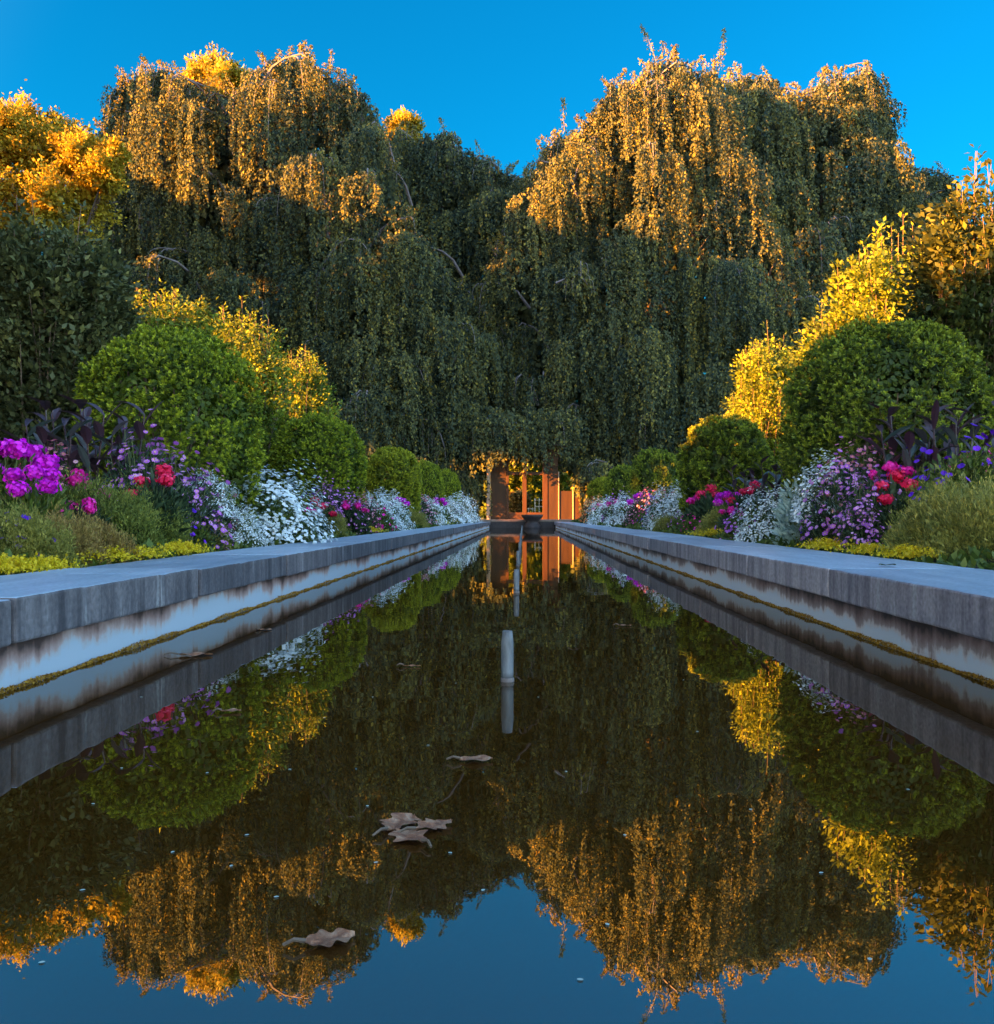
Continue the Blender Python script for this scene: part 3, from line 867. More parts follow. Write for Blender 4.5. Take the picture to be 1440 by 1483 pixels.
    for (lx, ly, pts) in limbs:
        pl = [P(lx + dx, ly + dy, D0 - bulge * .9 + dd) for dx, dy, dd in pts]
        # smooth the limb
        pl = np.array(pl); tt = np.linspace(0, len(pl) - 1, len(pl) * 4)
        sm = np.stack([np.interp(tt, np.arange(len(pl)), pl[:, c]) for c in range(3)], 1)
        for _ in range(2):
            sm[1:-1] = (sm[:-2] + 2 * sm[1:-1] + sm[2:]) / 4
        S.append(tube(sm, np.linspace(.05, .014, len(sm)), 6))
        for q in rng.randint(2, len(sm) - 1, 7):
            ln = rng.uniform(.4, 1.3); sx = rng.normal(0, .35)
            tw = sm[q] + np.array([[0, 0, 0], [sx * .4, -.1, .12 * ln], [sx * .8, -.18, -.15 * ln], [sx, -.2, -ln]])
            S.append(tube(tw, np.linspace(.018, .005, 4), 4))
            m = int(38 * ln); u = rng.uniform(0.1, 1, m); jj = np.minimum((u * 3).astype(int), 2)
            pp = tw[jj] + (tw[jj + 1] - tw[jj]) * (u * 3 - jj)[:, None] + rng.normal(0, .06, (m, 3))
            Q.append(leaves(pp, np.array([0, 0, -1.]) + rng.normal(0, .5, (m, 3)), np.array([0, -1., .2]) + rng.normal(0, .6, (m, 3)), rng.uniform(.1, .2, m), .09)); V.append(rng.uniform(.2, .8, m))
    tb = np.array([(trunk_px - CX) / F * trunk_D, trunk_D, .2])
    o = thing('weeping_tree', tb, label, 'tree', 'weeping trees round the end of the pool')
    quads_obj('crown', np.concatenate(Q), np.concatenate(V), M['beech_leaf'], o, tb)
    quads_obj('branches', np.concatenate(S), .5, M['pale_bark'], o, tb)
    zt = CH - (yhi + 120 - CY) / F * trunk_D
    tr = [tube([tb, tb + [.1, 0, zt * .3], tb + [-.1, 0, zt * .6], tb + [.1, 0, zt]], [.75, .55, .4, .14], 10)]
    for k in range(9):
        a = k * 2.4; zz = zt * (.35 + .06 * k)
        r = rng.uniform(2.5, 5)
        tr.append(tube([tb + [0, 0, zz], tb + [r * .5 * math.cos(a), r * .35 * math.sin(a), zz + 1.4], tb + [r * math.cos(a), r * .6 * math.sin(a), zz + 1.6]], [.25, .16, .06], 6))
    quads_obj('trunk', np.concatenate(tr), .5, M['bark'], o, tb)
    return o


weeping_tree(31, [(138, 200), (160, 165), (175, 118), (200, 95), (240, 92), (275, 108), (300, 128), (350, 126), (362, 112), (385, 86), (402, 80), (425, 76), (438, 70), (455, 85), (472, 104), (500, 108), (520, 128), (535, 152), (550, 185), (580, 280), (620, 350), (660, 405), (700, 440), (722, 520)],
             [(138, 660), (560, 735), (690, 742), (700, 690), (722, 662)], 50, 4.5,
             'broad weeping tree on the left with golden lit leaves at its upper left', 420, 54, limbs=[
                 (590, 525, [(-35, 45, .2), (-20, 10, 0), (-12, 0, -.2), (5, -2, -.3), (18, 8, -.3), (24, 26, -.3)]),
                 (500, 345, [(-30, 35, .2), (-12, 8, 0), (8, 0, -.2), (25, 6, -.3), (36, 22, -.3)]),
                 (610, 605, [(-30, 10, .2), (0, 0, 0), (22, 8, -.2), (34, 40, -.3), (38, 85, -.3)])],
             sprigs=[(478, 112, 480, 72), (492, 112, 470, 92), (350, 130, 375, 98), (440, 82, 452, 66), (185, 120, 168, 108), (300, 130, 312, 112)])
weeping_tree(32, [(515, 200), (545, 182), (580, 180), (605, 197), (640, 180), (655, 185), (664, 208), (690, 215), (706, 222), (720, 238), (748, 248), (765, 255), (790, 290)],
             [(515, 600), (700, 660), (790, 640)], 58, 2.5, 'distant bluish weeping tree in the middle, lower than its neighbours', 640, 62, .21, 26, 26)
weeping_tree(33, [(690, 520), (705, 400), (735, 320), (750, 290), (768, 242), (790, 206), (820, 182), (850, 180), (872, 142), (890, 114), (930, 106), (950, 86), (968, 76), (1000, 96), (1030, 95), (1050, 110), (1064, 150), (1085, 225), (1120, 310), (1160, 400), (1215, 470)],
             [(690, 668), (720, 672), (745, 664), (790, 668), (812, 672), (838, 688), (862, 742), (1215, 700)], 50, 4.5,
             'tall weeping tree right of centre with a long golden lit flank', 930, 54, limbs=[
                 (890, 390, [(-18, -16, .2), (-8, -14, 0), (6, 0, -.1), (20, 14, -.2)]),
                 (835, 400, [(-30, 10, .2), (-8, 0, 0), (4, -4, -.2), (16, 12, -.3)]),
                 (905, 490, [(-10, -18, .2), (4, 0, 0), (10, 14, 0)]),
                 (1060, 590, [(-60, 30, 0), (-40, 8, -.1), (-10, 2, -.2), (8, -4, -.3), (14, -26, -.4)])],
             sprigs=[(950, 88, 928, 36), (1042, 100, 1052, 42), (1035, 100, 1046, 70), (880, 130, 900, 108), (818, 190, 815, 142), (845, 182, 835, 170), (965, 80, 960, 60), (1000, 98, 1012, 86)],
             veil=[(697 + 8.5 * k, 598 + 9 * math.sin(k * 2.1), 45.0 + .25 * math.sin(k * 1.7), (668 if k < 12 else 660) + 7 * math.sin(k * 1.3)) for k in range(16)])
weeping_tree(34, [(1045, 135), (1060, 110), (1080, 98), (1110, 102), (1135, 122), (1165, 133), (1190, 106), (1215, 110), (1245, 92), (1268, 92), (1283, 130), (1293, 175), (1301, 215), (1312, 260), (1330, 330)],
             [(1045, 560), (1330, 560)], 57, 2.5, 'bluish shaded weeping tree at the right with arching branches on top', 1190, 61, .21, 26, 26, limbs=[
                 (1250, 92, [(-50, 30, 2.2), (-25, 4, 2.2), (0, -2, 2.2), (14, 6, 2.2), (14, 26, 2.2)]),
                 (1200, 105, [(-16, 20, 2.2), (-6, 0, 2.2), (6, 0, 2.2), (16, 22, 2.2)])])
weeping_tree(35, [(1230, 280), (1262, 250), (1300, 238), (1340, 234), (1370, 246), (1384, 272), (1396, 320)],
             [(1230, 520), (1396, 520)], 62, 1.5, 'low rounded tree behind the bushes at the far right', 1320, 65, .22, 24, 26)


# ------------------------------------------------------------------ golden trees behind on the left
def clump_tree(seed, loc, crown, mat, label, size, nper=420):
    rng = np.random.RandomState(seed)
    Q, V, S = [], [], []
    loc = np.asarray(loc, float)
    H = max(c[2] for c in crown)
    S.append(tube([loc, loc + [.1, 0, H * .4], loc + [0, 0, H * .8]], [.32, .22, .08], 8))
    for (cx, cy, cz, r) in crown:
        c = loc + [cx, cy, cz]
        st = loc + [cx * .1, cy * .1, cz * .5]
        S.append(tube([st, (st + c) / 2 + [0, 0, -.2], c], [.12, .08, .03], 5))
        for k in range(26):
            dirv = unit(rng.normal(size=3) + np.array([0, 0, .5]))
            tip = c + dirv * r * rng.uniform(.55, 1.05)
            S.append(tube([c, (c + tip) / 2 + rng.normal(0, .08, 3), tip], [.03, .02, .008], 3))
            n = nper // 4
            u = rng.uniform(.25, 1.3, n)[:, None]
            p = c + (tip - c) * u + rng.normal(0, .16 * r ** .5, (n, 3))
            L = size * rng.uniform(.6, 1.3, n)
            Q.append(leaves(p, dirv * .8 + rng.normal(0, .6, (n, 3)), np.array([0, 0, .7]) + rng.normal(0, .6, (n, 3)), L, L * .6))
            V.append(np.clip(rng.uniform(.2, .7) + rng.normal(0, .18, n), 0, 1))
    for (cx, cy, cz, r) in crown:
        n = 420
        p = loc + [cx, cy, cz] + unit(rng.normal(size=(n, 3))) * (r * .66 * rng.uniform(0, 1, n) ** .4)[:, None]
        Q.append(leaves(p, rng.normal(size=(n, 3)), rng.normal(size=(n, 3)), size * 1.7, size * 1.1)); V.append(rng.uniform(0, .6, n))
    o = thing('golden_tree', loc, label, 'tree')
    quads_obj('crown', np.concatenate(Q), np.concatenate(V), M[mat], o, loc)
    quads_obj('trunk', np.concatenate(S), .5, M['bark'], o, loc)
    return o


D = 41.5
cr = []
bx0 = (50 - CX) / F * D
for px, py, r in [(10, 186, 1.1), (40, 184, 1.1), (82, 204, 1.1), (112, 222, .9), (140, 226, .8), (10, 220, 1.4), (60, 230, 1.5), (110, 245, 1.2), (150, 255, .8), (20, 280, 1.4), (75, 295, 1.3), (125, 300, 1.1), (-30, 215, 1.4), (-30, 280, 1.5), (165, 230, .6), (15, 345, 1.4), (90, 350, 1.4), (-60, 240, 1.4)]:
    q = P(px, py, D + RS.uniform(-1.5, 1.5)); cr.append((q[0] - bx0, q[1] - D, q[2] - .2, r))
clump_tree(41, (bx0, D, .2), cr, 'gold_leaf', 'bright orange and gold autumn tree at the far left edge', .16, 640)
D = 62.
for sd, (pxb, pts, lab) in enumerate([(310, [(285, 112, 1.1), (310, 105, 1.2), (332, 112, 1.1), (300, 150, 1.4), (325, 150, 1.4)], 'golden tree top showing above the left weeping tree between two humps'),
                                      (582, [(575, 188, .8), (592, 185, .8), (583, 210, 1.1)], 'small yellow tree top peeping over the middle weeping tree')]):
    bx0 = (pxb - CX) / F * D
    cr = []
    for px, py, r in pts:
        q = P(px, py, D + RS.uniform(-.6, .6)); cr.append((q[0] - bx0, q[1] - D, q[2] - .2, r))
    clump_tree(45 + sd, (bx0, D, .2), cr, 'gold_leaf', lab, .22)


# ------------------------------------------------------------------ gate pavilion at the end of the pool
def X(px, D=46.): return (px - CX) / F * D
def Z(py, D=46.): return CH - (py - CY) / F * D


GY = 46.
gp = thing('garden_pavilion', (0, GY, .33), 'orange timber garden pavilion with open doorway under the trees at pool end', 'pavilion')


def gbox(name, x0, x1, z0, z1, y0, y1, mat, bevel=.008):
    bm = bmesh.new(); box(bm, x0, x1, y0, y1, z0 - .33, z1 - .33, bevel)
    return bm_obj(name, bm, M[mat], gp)


zs = .34
gbox('wall_panel', X(711), X(733.5), zs, Z(676), 0, .10, 'pavilion_wood')
gbox('wall_panel', X(793.5), X(808.5), zs, Z(676), 0, .10, 'pavilion_wood')
fr = gbox('door_frame', X(733.6), X(737), zs, Z(655), -.03, .14, 'frame_wood')
gbox('door_frame', X(757), X(763), zs, Z(655), -.035, .14, 'frame_wood')
gbox('door_frame', X(786), X(793.4), zs, Z(655), -.03, .14, 'frame_wood')
gbox('transom', X(737.1), X(756.9), Z(688), Z(683), -.02, .12, 'frame_wood')
gbox('transom', X(763.1), X(785.9), Z(688), Z(683), -.02, .12, 'frame_wood')
gbox('sill', X(737.1), X(756.9), zs, Z(742), -.02, .12, 'frame_wood')
gbox('sill', X(763.1), X(785.9), zs, Z(742), -.02, .12, 'frame_wood')
gbox('lintel', X(709), X(812), Z(655), Z(646), -.06, .2, 'frame_wood')
gbox('wall_panel', X(711), X(733.5), Z(675.8), Z(655.2), .01, .09, 'frame_wood')
gbox('wall_panel', X(793.5), X(808.5), Z(675.8), Z(655.2), .01, .09, 'frame_wood')
gbox('post', X(705), X(710.6), .33, Z(646), -.1, .06, 'post_paint')
gbox('post', X(808.7), X(810), .33, Z(683), -.06, .02, 'post_paint', .004)
gbox('side_gate', X(810.4), X(829), .36, Z(711), -.01, .05, 'pavilion_wood')
gbox('post', X(829.2), X(831), .33, Z(706), -.04, .04, 'post_paint', .006)
gbox('side_gate', X(831.4), X(842), .36, Z(716), .0, .05, 'frame_wood')
# roof of the pavilion, hidden in the foliage
bm = bmesh.new()
vs = [(-2.0, -.5, 3.55), (2.2, -.5, 3.55), (2.2, 3.0, 3.55), (-2.0, 3.0, 3.55), (-1.0, 1.25, 4.6), (1.2, 1.25, 4.6)]
vv = [bm.verts.new(c) for c in vs]
for f in ((0, 1, 5, 4), (1, 2, 5), (2, 3, 4, 5), (3, 0, 4), (3, 2, 1, 0)):
    bm.faces.new([vv[i] for i in f])
bm_obj('roof', bm, M['bark'], gp)

bs = thing('fountain_basin', (X(771, 43.1), 43.1, 0), 'dark round stone basin on a foot at the far end of the pool', 'basin')
bm = bmesh.new(); lathe(bm, [(.40, -.1), (.38, .10), (.30, .2), (.28, .3), (.36, .38), (.47, .5), (.5, .6), (.46, .605), (.40, .55)], 28)
bm_obj('bowl', bm, M['basin'], bs, True)

# what the doorway looks out on
for k, (px, D, ytop, wpx, mat, lab) in enumerate([
        (738, 76, 640, 85, 'yellow_leaf', 'yellow green shrub seen through the left half of the doorway'),
        (784, 79, 632, 85, 'yellow_leaf', 'yellow shrub seen through the right half of the doorway'),
        (752, 72, 712, 26, 'bronze_leaf', 'low reddish bush seen at the foot of the doorway')]):
    x = (px - CX) / F * D; h = CH - (ytop - CY) / F * D - .2
    q, v, s = make_bush(60 + k, wpx / F * D, 2.4, h, 120, 60, .2, .3, 420)
    o = thing('garden_shrub', (x, D, .2), lab, 'shrub', 'shrubs beyond the pavilion')
    quads_obj('foliage', q, v, M[mat], o); quads_obj('stems', s, .5, M['twig'], o)
wt = thing('garden_trellis', (X(781, 68.), 68., .2), 'white trellis frame standing beyond the right half of the doorway', 'trellis')
for x0, x1 in ((-.33, -.25), (-.03, .03), (.25, .33)):
    bm = bmesh.new(); box(bm, x0, x1, -.03, .03, 0, 1.62, .005); bm_obj('upright', bm, M['white_paint'], wt)
for z in (.12, .55, 1.0, 1.45):
    bm = bmesh.new(); box(bm, -.34, .34, -.055, -.032, z, z + .06, .004); bm_obj('rail', bm, M['white_paint'], wt)
wf = thing('garden_fence', (X(768, 69.), 69., .2), 'low white rail fence seen through the doorway', 'fence')
for z in (.55, .85):
    bm = bmesh.new(); box(bm, -.5, .25, -.02, .02, z, z + .05); bm_obj('rail', bm, M['white_paint'], wf)
for xx in (-.45, -.15, .15):
    bm = bmesh.new(); box(bm, xx, xx + .05, -.06, -.021, 0, .95, .004); bm_obj('post', bm, M['white_paint'], wf)


# ------------------------------------------------------------------ flowers
def mound_pts(n, w, d, h, rng, lo=0.0):
    a = rng.uniform(0, 2 * math.pi, n); z = rng.uniform(lo, 1, n)
    r = np.sqrt(np.maximum(0, 1 - z ** 2.0)) ** .9
    bump = 1 + .10 * np.sin(a * 3 + z * 5) + .08 * np.sin(a * 7 + z * 11) + rng.normal(0, .04, n)
    p = np.stack([w / 2 * r * np.cos(a) * bump, d / 2 * r * np.sin(a) * bump, h * z * bump], 1)
    nr = unit(np.stack([r * np.cos(a) / w, r * np.sin(a) / d, z / h * .6], 1))
    return p, nr


def stems_to(pts, rng, r0=.003):
    out = []
    for p in pts:
        b = np.array([p[0] * .3, p[1] * .3, 0])
        m = (b + p) / 2 + np.array([p[0] * .12, p[1] * .12, 0]) + rng.normal(0, .012, 3)
        out.append(tube([b, m, p], [r0, r0 * .8, r0 * .5], 3))
    return np.concatenate(out)


def foliage_mound(rng, w, d, h, n, L, W, up=.5, inner=.5):
    p, nr = mound_pts(n, w, d, h, rng)
    p = p * rng.uniform(inner, 1.0, n)[:, None] ** .6
    dd = nr + np.array([0, 0, up]) + rng.normal(0, .5, (n, 3))
    LL = L * rng.uniform(.6, 1.3, n)
    return leaves(p, dd, nr + np.array([0, 0, .4]) + rng.normal(0, .4, (n, 3)), LL, LL * W), np.clip(rng.normal(.45, .22, n), 0, 1)


def sp_alyssum(rng):
    parts = []
    q, v = foliage_mound(rng, .84, .7, .56, 2600, .035, .3)
    parts.append(('foliage', q, v, 'green_leaf'))
    p, nr = mound_pts(3200, .92, .78, .62, rng)
    p *= (1 + .16 * pnoise(p, 9, 4))[:, None]
    keep = (pnoise(p, 11, 2.0) + rng.normal(0, .35, len(p))) > -.42
    p, nr = p[keep], nr[keep]
    p = p * rng.uniform(.9, 1.04, len(p))[:, None]
    q = blossoms(p, nr + np.array([0, -.1, .5]) + rng.normal(0, .35, p.shape), rng.uniform(.022, .036, len(p)), 4, 1.0, .2, rng)
    parts.append(('blossoms', q, np.repeat(rng.uniform(0, 1, len(p)), 4), 'white_petal'))
    return parts


def sp_aster(rng, petal='lilac_petal', w=.62, h=.62, nf=300, size=.041):
    q, v = foliage_mound(rng, w * .9, w * .8, h * .85, 2200, .045, .3)
    parts = [('foliage', q, v, 'deep_leaf')]
    p, nr = mound_pts(nf, w, w * .85, h, rng, .02)
    p = p * rng.uniform(.82, 1.1, nf)[:, None]
    parts.append(('stems', stems_to(p[::3], rng), .5, 'stem'))
    ax = nr + np.array([0, -.15, .55]) + rng.normal(0, .35, p.shape)
    q = blossoms(p, ax, rng.uniform(.75, 1.15, nf) * size, 8, .55, .1, rng)
    parts.append(('blossoms', q, np.repeat(rng.uniform(0, 1, nf), 8), petal))
    q = blossoms(p + unit(ax) * .003, ax, size * .28, 5, .9, .3, rng)
    parts.append(('flower_centres', q, np.repeat(rng.uniform(0, 1, nf), 5), 'yellow_eye'))
    return parts


def sp_phlox(rng, petal='magenta_petal', heads=6, hs=.066, h=.55, w=.5, leafmat='green_leaf', fs=.027):
    q, v = foliage_mound(rng, w, w * .8, h * .75, 900, .085, .28, .7)
    parts = [('foliage', q, v, leafmat)]
    tips = []
    for k in range(heads):
        a = k * 2.4 + rng.uniform(-.3, .3); r = w * .5 * math.sqrt((k + .4) / heads)
        tips.append(np.array([r * math.cos(a), r * math.sin(a) * .8, h * (1 - .35 * (k / heads)) * rng.uniform(.88, 1.08)]))
    parts.append(('stems', stems_to(np.array(tips), rng, .005), .5, 'stem'))
    for c in tips:
        m = 84
        nr = unit(rng.normal(size=(m, 3)) + np.array([0, -.15, .55]))
        s = hs * rng.uniform(.8, 1.15)
        p = c + nr * np.array([s, s, s * .72]) * rng.uniform(.6, 1.15, m)[:, None]
        qq = blossoms(p, nr + rng.normal(0, .25, p.shape), rng.uniform(.8, 1.15, m) * fs, 5, 1.05, .12, rng)
        n3 = unit(rng.normal(size=(24, 3)))
        q3 = blossoms(c + n3 * s * .35, n3, np.full(24, s * 1.0), 5, .9, .1, rng)
        parts.append(('flower_head', np.concatenate([qq, q3]), np.concatenate([np.repeat(rng.uniform(0, 1, m), 5), np.full(120, .05)]), petal))
    return parts


def sp_geranium(rng, petal='red_petal'):
    return sp_phlox(rng, petal, 5, .046, .36, .34, 'deep_leaf', .022)


def sp_petunia(rng, petal='violet_petal', nf=46, w=.55, h=.42, size=.058, leafm='green_leaf'):
    q, v = foliage_mound(rng, w, w * .85, h * .9, 1500, .05, .42)
    parts = [('foliage', q, v, leafm)]
    p, nr = mound_pts(nf, w * 1.02, w * .9, h * 1.05, rng, .05)
    p = p * rng.uniform(.95, 1.18, nf)[:, None]
    parts.append(('stems', stems_to(p[::2], rng), .5, 'stem'))
    ax = nr + np.array([0, -.3, .35]) + rng.normal(0, .3, p.shape)
    q = blossoms(p, ax, rng.uniform(.8, 1.15, nf) * size, 5, 1.25, .35, rng)
    parts.append(('blossoms', q, np.repeat(rng.uniform(0, 1, nf), 5), petal))
    return parts


def sp_feather(rng, mat='feather_leaf', w=.7, h=.38, n=15000):
    p, nr = mound_pts(n, w, w * .85, h, rng)
    p = p * rng.uniform(.45, 1.0, n)[:, None] ** .5
    d = nr * .6 + np.array([0, 0, .7]) + rng.normal(0, .5, (n, 3))
    p *= (1 + .10 * pnoise(p, 22, 3) + .06 * pnoise(p, 50, 1))[:, None]
    L = rng.uniform(.012, .036, n)
    parts = [('foliage', leaves(p, d, rng.normal(size=(n, 3)), L, L * .26), np.clip(rng.normal(.5, .2, n) + .25 * pnoise(p, 18, 1), 0, 1), mat)]
    parts.append(('stems', stems_to(p[:60], rng, .002), .5, 'stem'))
    return parts


def sp_jenny(rng):
    n = 2400
    x = rng.normal(0, .24, n); y = rng.normal(0, .28, n)
    edge = .09 + .045 * np.sin(x * 13) + .035 * np.sin(x * 29 + 1)
    # long axis lies along the kerb (local Y), short axis across it
    p = np.stack([np.clip(y, -1, 1) * .30 * (edge / .11), x * 1.0, np.abs(rng.normal(0, .022, n)) + .004 + .03 * np.exp(-(y / .3) ** 2) * (1 + .6 * np.sin(x * 23))], 1)
    d = rng.normal(size=(n, 3)) + np.array([0, 0, .4])
    L = rng.uniform(.014, .03, n)
    return [('foliage', leaves(p, d, np.array([0, 0, 1.]) + rng.normal(0, .5, (n, 3)), L, L * .75), np.clip(rng.normal(.5, .25, n), 0, 1), 'jenny_leaf')]


def sp_canna(rng):
    qs, vs = [], []
    st = []
    for k in range(9):
        a = k * 2.4; r = .22 * math.sqrt((k + .5) / 9)
        b = np.array([r * math.cos(a), r * math.sin(a), 0]); tp = b * 1.6 + np.array([0, 0, rng.uniform(.65, 1.0)])
        st.append(tube([b, (b + tp) / 2, tp], [.011, .009, .006], 5))
        for j in range(9):
            t = .2 + .8 * j / 8
            p = b + (tp - b) * t
            an = j * 2.2 + k
            d = np.array([math.cos(an), math.sin(an), rng.uniform(.5, 1.8)])
            q = blade(p, d, np.array([0, 0, 1.]), rng.uniform(.18, .34), rng.uniform(.05, .085), rng.uniform(.1, .45), 6)
            qs.append(q); vs.append(np.full(len(q), np.clip(rng.uniform(0, 1), 0, 1)))
    return [('foliage', np.concatenate(qs), np.concatenate(vs), 'canna_leaf'), ('stems', np.concatenate(st), .1, 'canna_leaf')]


def sp_silver(rng):
    q, v = foliage_mound(rng, .42, .36, .5, 900, .075, .3, .8)
    return [('foliage', q, v, 'silver_leaf'), ('stems', stems_to(mound_pts(30, .35, .3, .45, rng)[0], rng), .5, 'silver_leaf')]


SPECIES = {
    'white': ('alyssum_plant', sp_alyssum), 'lilac': ('aster_plant', sp_aster),
    'rose': ('aster_plant', lambda r: sp_aster(r, 'rose_petal')),
    'phlox': ('phlox_plant', sp_phlox), 'pinkphlox': ('phlox_plant', lambda r: sp_phlox(r, 'pink_petal')),
    'red': ('geranium_plant', sp_geranium), 'pinkger': ('geranium_plant', lambda r: sp_geranium(r, 'pink_petal')),
    'violet': ('petunia_plant', sp_petunia), 'pinkpet': ('petunia_plant', lambda r: sp_petunia(r, 'pink_petal')),
    'lilacpet': ('petunia_plant', lambda r: sp_petunia(r, 'lilac_petal', 90, .6, .36, .045)),
    'orange': ('zinnia_plant', lambda r: sp_aster(r, 'orange_petal', .62, .6, 330, .055)),
    'feather': ('feathery_plant', sp_feather), 'bronze': ('feathery_plant', lambda r: sp_feather(r, 'bronze_leaf')),
    'fern': ('feathery_plant', lambda r: sp_feather(r, 'fern_leaf', .6, .5, 14000)),
    'jenny': ('creeping_plant', sp_jenny), 'canna': ('canna_plant', sp_canna), 'silver': ('dusty_miller_plant', sp_silver),
}
CATS = {'white': 'flowers', 'feather': 'plant', 'bronze': 'plant', 'fern': 'plant', 'jenny': 'plant', 'canna': 'plant', 'silver': 'plant'}
GROUPS = {'white': 'white flower mounds along the beds', 'lilac': 'lilac daisy plants in the beds', 'rose': 'rose daisy plants in the beds', 'phlox': 'magenta phlox in the beds',
          'pinkphlox': 'pink phlox in the beds', 'red': 'red geraniums in the beds', 'pinkger': 'pink geraniums in the beds', 'violet': 'violet petunias in the beds', 'pinkpet': 'pink petunias in the beds',
          'lilacpet': 'lilac petunias in the beds', 'orange': 'orange flowers in the beds', 'feather': 'feathery green plants in the beds', 'bronze': 'bronze feathery plants in the beds', 'fern': 'green feathery plants in the beds',
          'jenny': 'yellow creeping plants along the coping', 'canna': 'dark leaved plants in the beds', 'silver': 'silver leaved plants in the beds'}
PROTO = {}


def plant(kind, px, x, label, s=1.0, dz=0.0, ss=None):
    """px: where the plant stands across the photo; x: distance from the pool axis -> depth follows"""
    D = abs(x) * F / abs(px - CX)
    x = math.copysign(abs(x), px - CX)
    t = (abs(x) - 2.1) / 3.9
    z = .24 + .22 * min(1, t * 2.2) - .02 + dz
    sc_ = ss if ss is not None else s
    if kind not in PROTO:
        name, fn = SPECIES[kind]
        rng = np.random.RandomState(sum(map(ord, kind)))
        o = thing(name, (x, D, z), label, CATS.get(kind, 'flowers'), GROUPS[kind], 0 if kind == 'jenny' else px * .7, sc_)
        for pn, q, v, mt in fn(rng):
            quads_obj(pn, q, v, M[mt], o)
        PROTO[kind] = o
    else:
        copy_tree(PROTO[kind], (x, D, z), (math.pi if px % 2 else 0) if kind == 'jenny' else px * .7, sc_, label)


# left bed, from the camera outwards
plant('jenny', 8, 2.2, 'yellow creeping plant at the left photo edge spilling onto the coping', 1, .05, (.7, .4, 0.72))
plant('jenny', 62, 2.2, 'yellow creeping plant in front of the bronze feathery mound on the left', 1, .04, (.6, .35, 0.65))
plant('jenny', 178, 2.22, 'long yellow creeping mat in front of the green fern mound on the left', 1, .05, (.9, .8, 0.72))
plant('jenny', 262, 2.2, 'yellow creeping patch below the violet petunia near the lilac daisies on the left', 1, .05, (.7, .5, .8))
plant('bronze', 92, 2.4, 'bronze feathery mound near the left edge of the photo', .72)
plant('feather', 15, 2.5, 'olive feathery mound at the very left under the magenta phlox', .75)
plant('fern', 176, 2.58, 'green ferny mound left of the red geranium', .85)
plant('fern', 118, 2.85, 'green ferny plant under the magenta phlox heads', .9)
plant('fern', 238, 2.42, 'small green ferny mound in front of the red geranium on the left', .62)
plant('phlox', 22, 3.05, 'magenta phlox with large heads at the left edge of the photo', 1.1)
plant('phlox', 52, 2.82, 'magenta phlox low at the left, second from the photo edge', .86)
plant('pinkphlox', 100, 2.95, 'deep pink phlox left of the dark leaved plant', .92)
plant('red', 226, 2.5, 'bright crimson geranium right of the green ferny mound on the left', 1.2, .1)
plant('pinkger', 118, 2.72, 'pink geranium with few heads in the middle of the ferny green on the left', .9)
plant('violet', 175, 2.95, 'dark violet petunia in front of the dark leaved plant on the left', .8)
plant('violet', 232, 2.80, 'violet petunia behind the crimson geranium on the left', .75)
plant('violet', 36, 2.42, 'blue violet petunia with few blooms in front of the left phlox', .5)
plant('canna', 150, 3.1, 'dark purple leaved plant in front of the largest left dome', 1.0)
plant('canna', 96, 3.3, 'dark leaved plant nearest the left photo edge', .95)
plant('lilac', 213, 2.72, 'tall lilac daisy plant leaning right from the dark leaved plant', 1.15, .10)
plant('lilac', 265, 2.46, 'lilac daisy plant in front of the largest left dome', 1.05)
plant('rose', 80, 3.35, 'pale rose daisies behind the magenta phlox on the left', .9, .1)
plant('white', 300, 2.45, 'small loose white flowers at the foot of the largest left dome', .5, .25)
plant('white', 388, 2.42, 'large white flower mound at the kerb right of the largest left dome', 1, -.03, (1.6, 1.4, 1.12))
plant('white', 347, 2.36, 'lower white flower mound at the left foot of the large one', .5)
plant('feather', 292, 2.34, 'yellow green feathery mound in front of the lilac daisies on the left', .62)
plant('lilacpet', 318, 2.36, 'little lilac petunia between yellow green mound and white mound on the left', .4)
plant('violet', 446, 2.75, 'violet petunia just right of the large white mound', 1.05)
plant('pinkpet', 452, 2.58, 'pink petunia right of the large white mound', .75)
plant('red', 462, 2.48, 'red geranium behind the kerb right of the large white mound', 1.15)
plant('feather', 474, 2.40, 'olive feathery mound between red geraniums and kerb on the left', .85)
plant('pinkger', 447, 2.34, 'deep pink geranium at the kerb beside the large white mound', 1.0)
plant('red', 495, 2.50, 'second red geranium along the left bed, before the small lilac daisies', 1.1)
plant('canna', 490, 2.80, 'dark leaved plant under the second left dome', .75)
plant('lilac', 505, 2.36, 'lilac daisies in front of the second left dome', .95)
plant('rose', 528, 2.36, 'rose daisies between second dome and white mound on the left', .9)
plant('jenny', 532, 2.26, 'small yellow creeping patch beyond the olive mound on the left kerb', 1.0, .05, (1, 1.2, 0.91))
plant('white', 563, 2.40, 'white flower mound below the third left dome', 1.0)
plant('white', 545, 2.5, 'white flowers tucked behind the mound below the third left dome', 1.0)
plant('phlox', 578, 2.70, 'magenta phlox below the third left dome', 1.1)
plant('violet', 596, 2.62, 'violet petunia next to the magenta phlox below the third left dome', 1.0)
plant('feather', 600, 2.36, 'olive feathery mound at the kerb past the magenta phlox', 1.0)
plant('white', 622, 2.44, 'white flower mound below the fourth left dome', 1.1)
plant('white', 650, 2.44, 'white flower mound below the last left dome', 1.25)
plant('white', 664, 2.40, 'last white flower mound at the far end of the left bed', 1.6)
plant('lilac', 660, 2.30, 'small lilac daisies against the last white mound on the left', 1.0)
plant('jenny', 636, 2.28, 'yellow creeping patch at the kerb below the fourth left dome', 1.0, .08, (1.2, 2, 1.30))
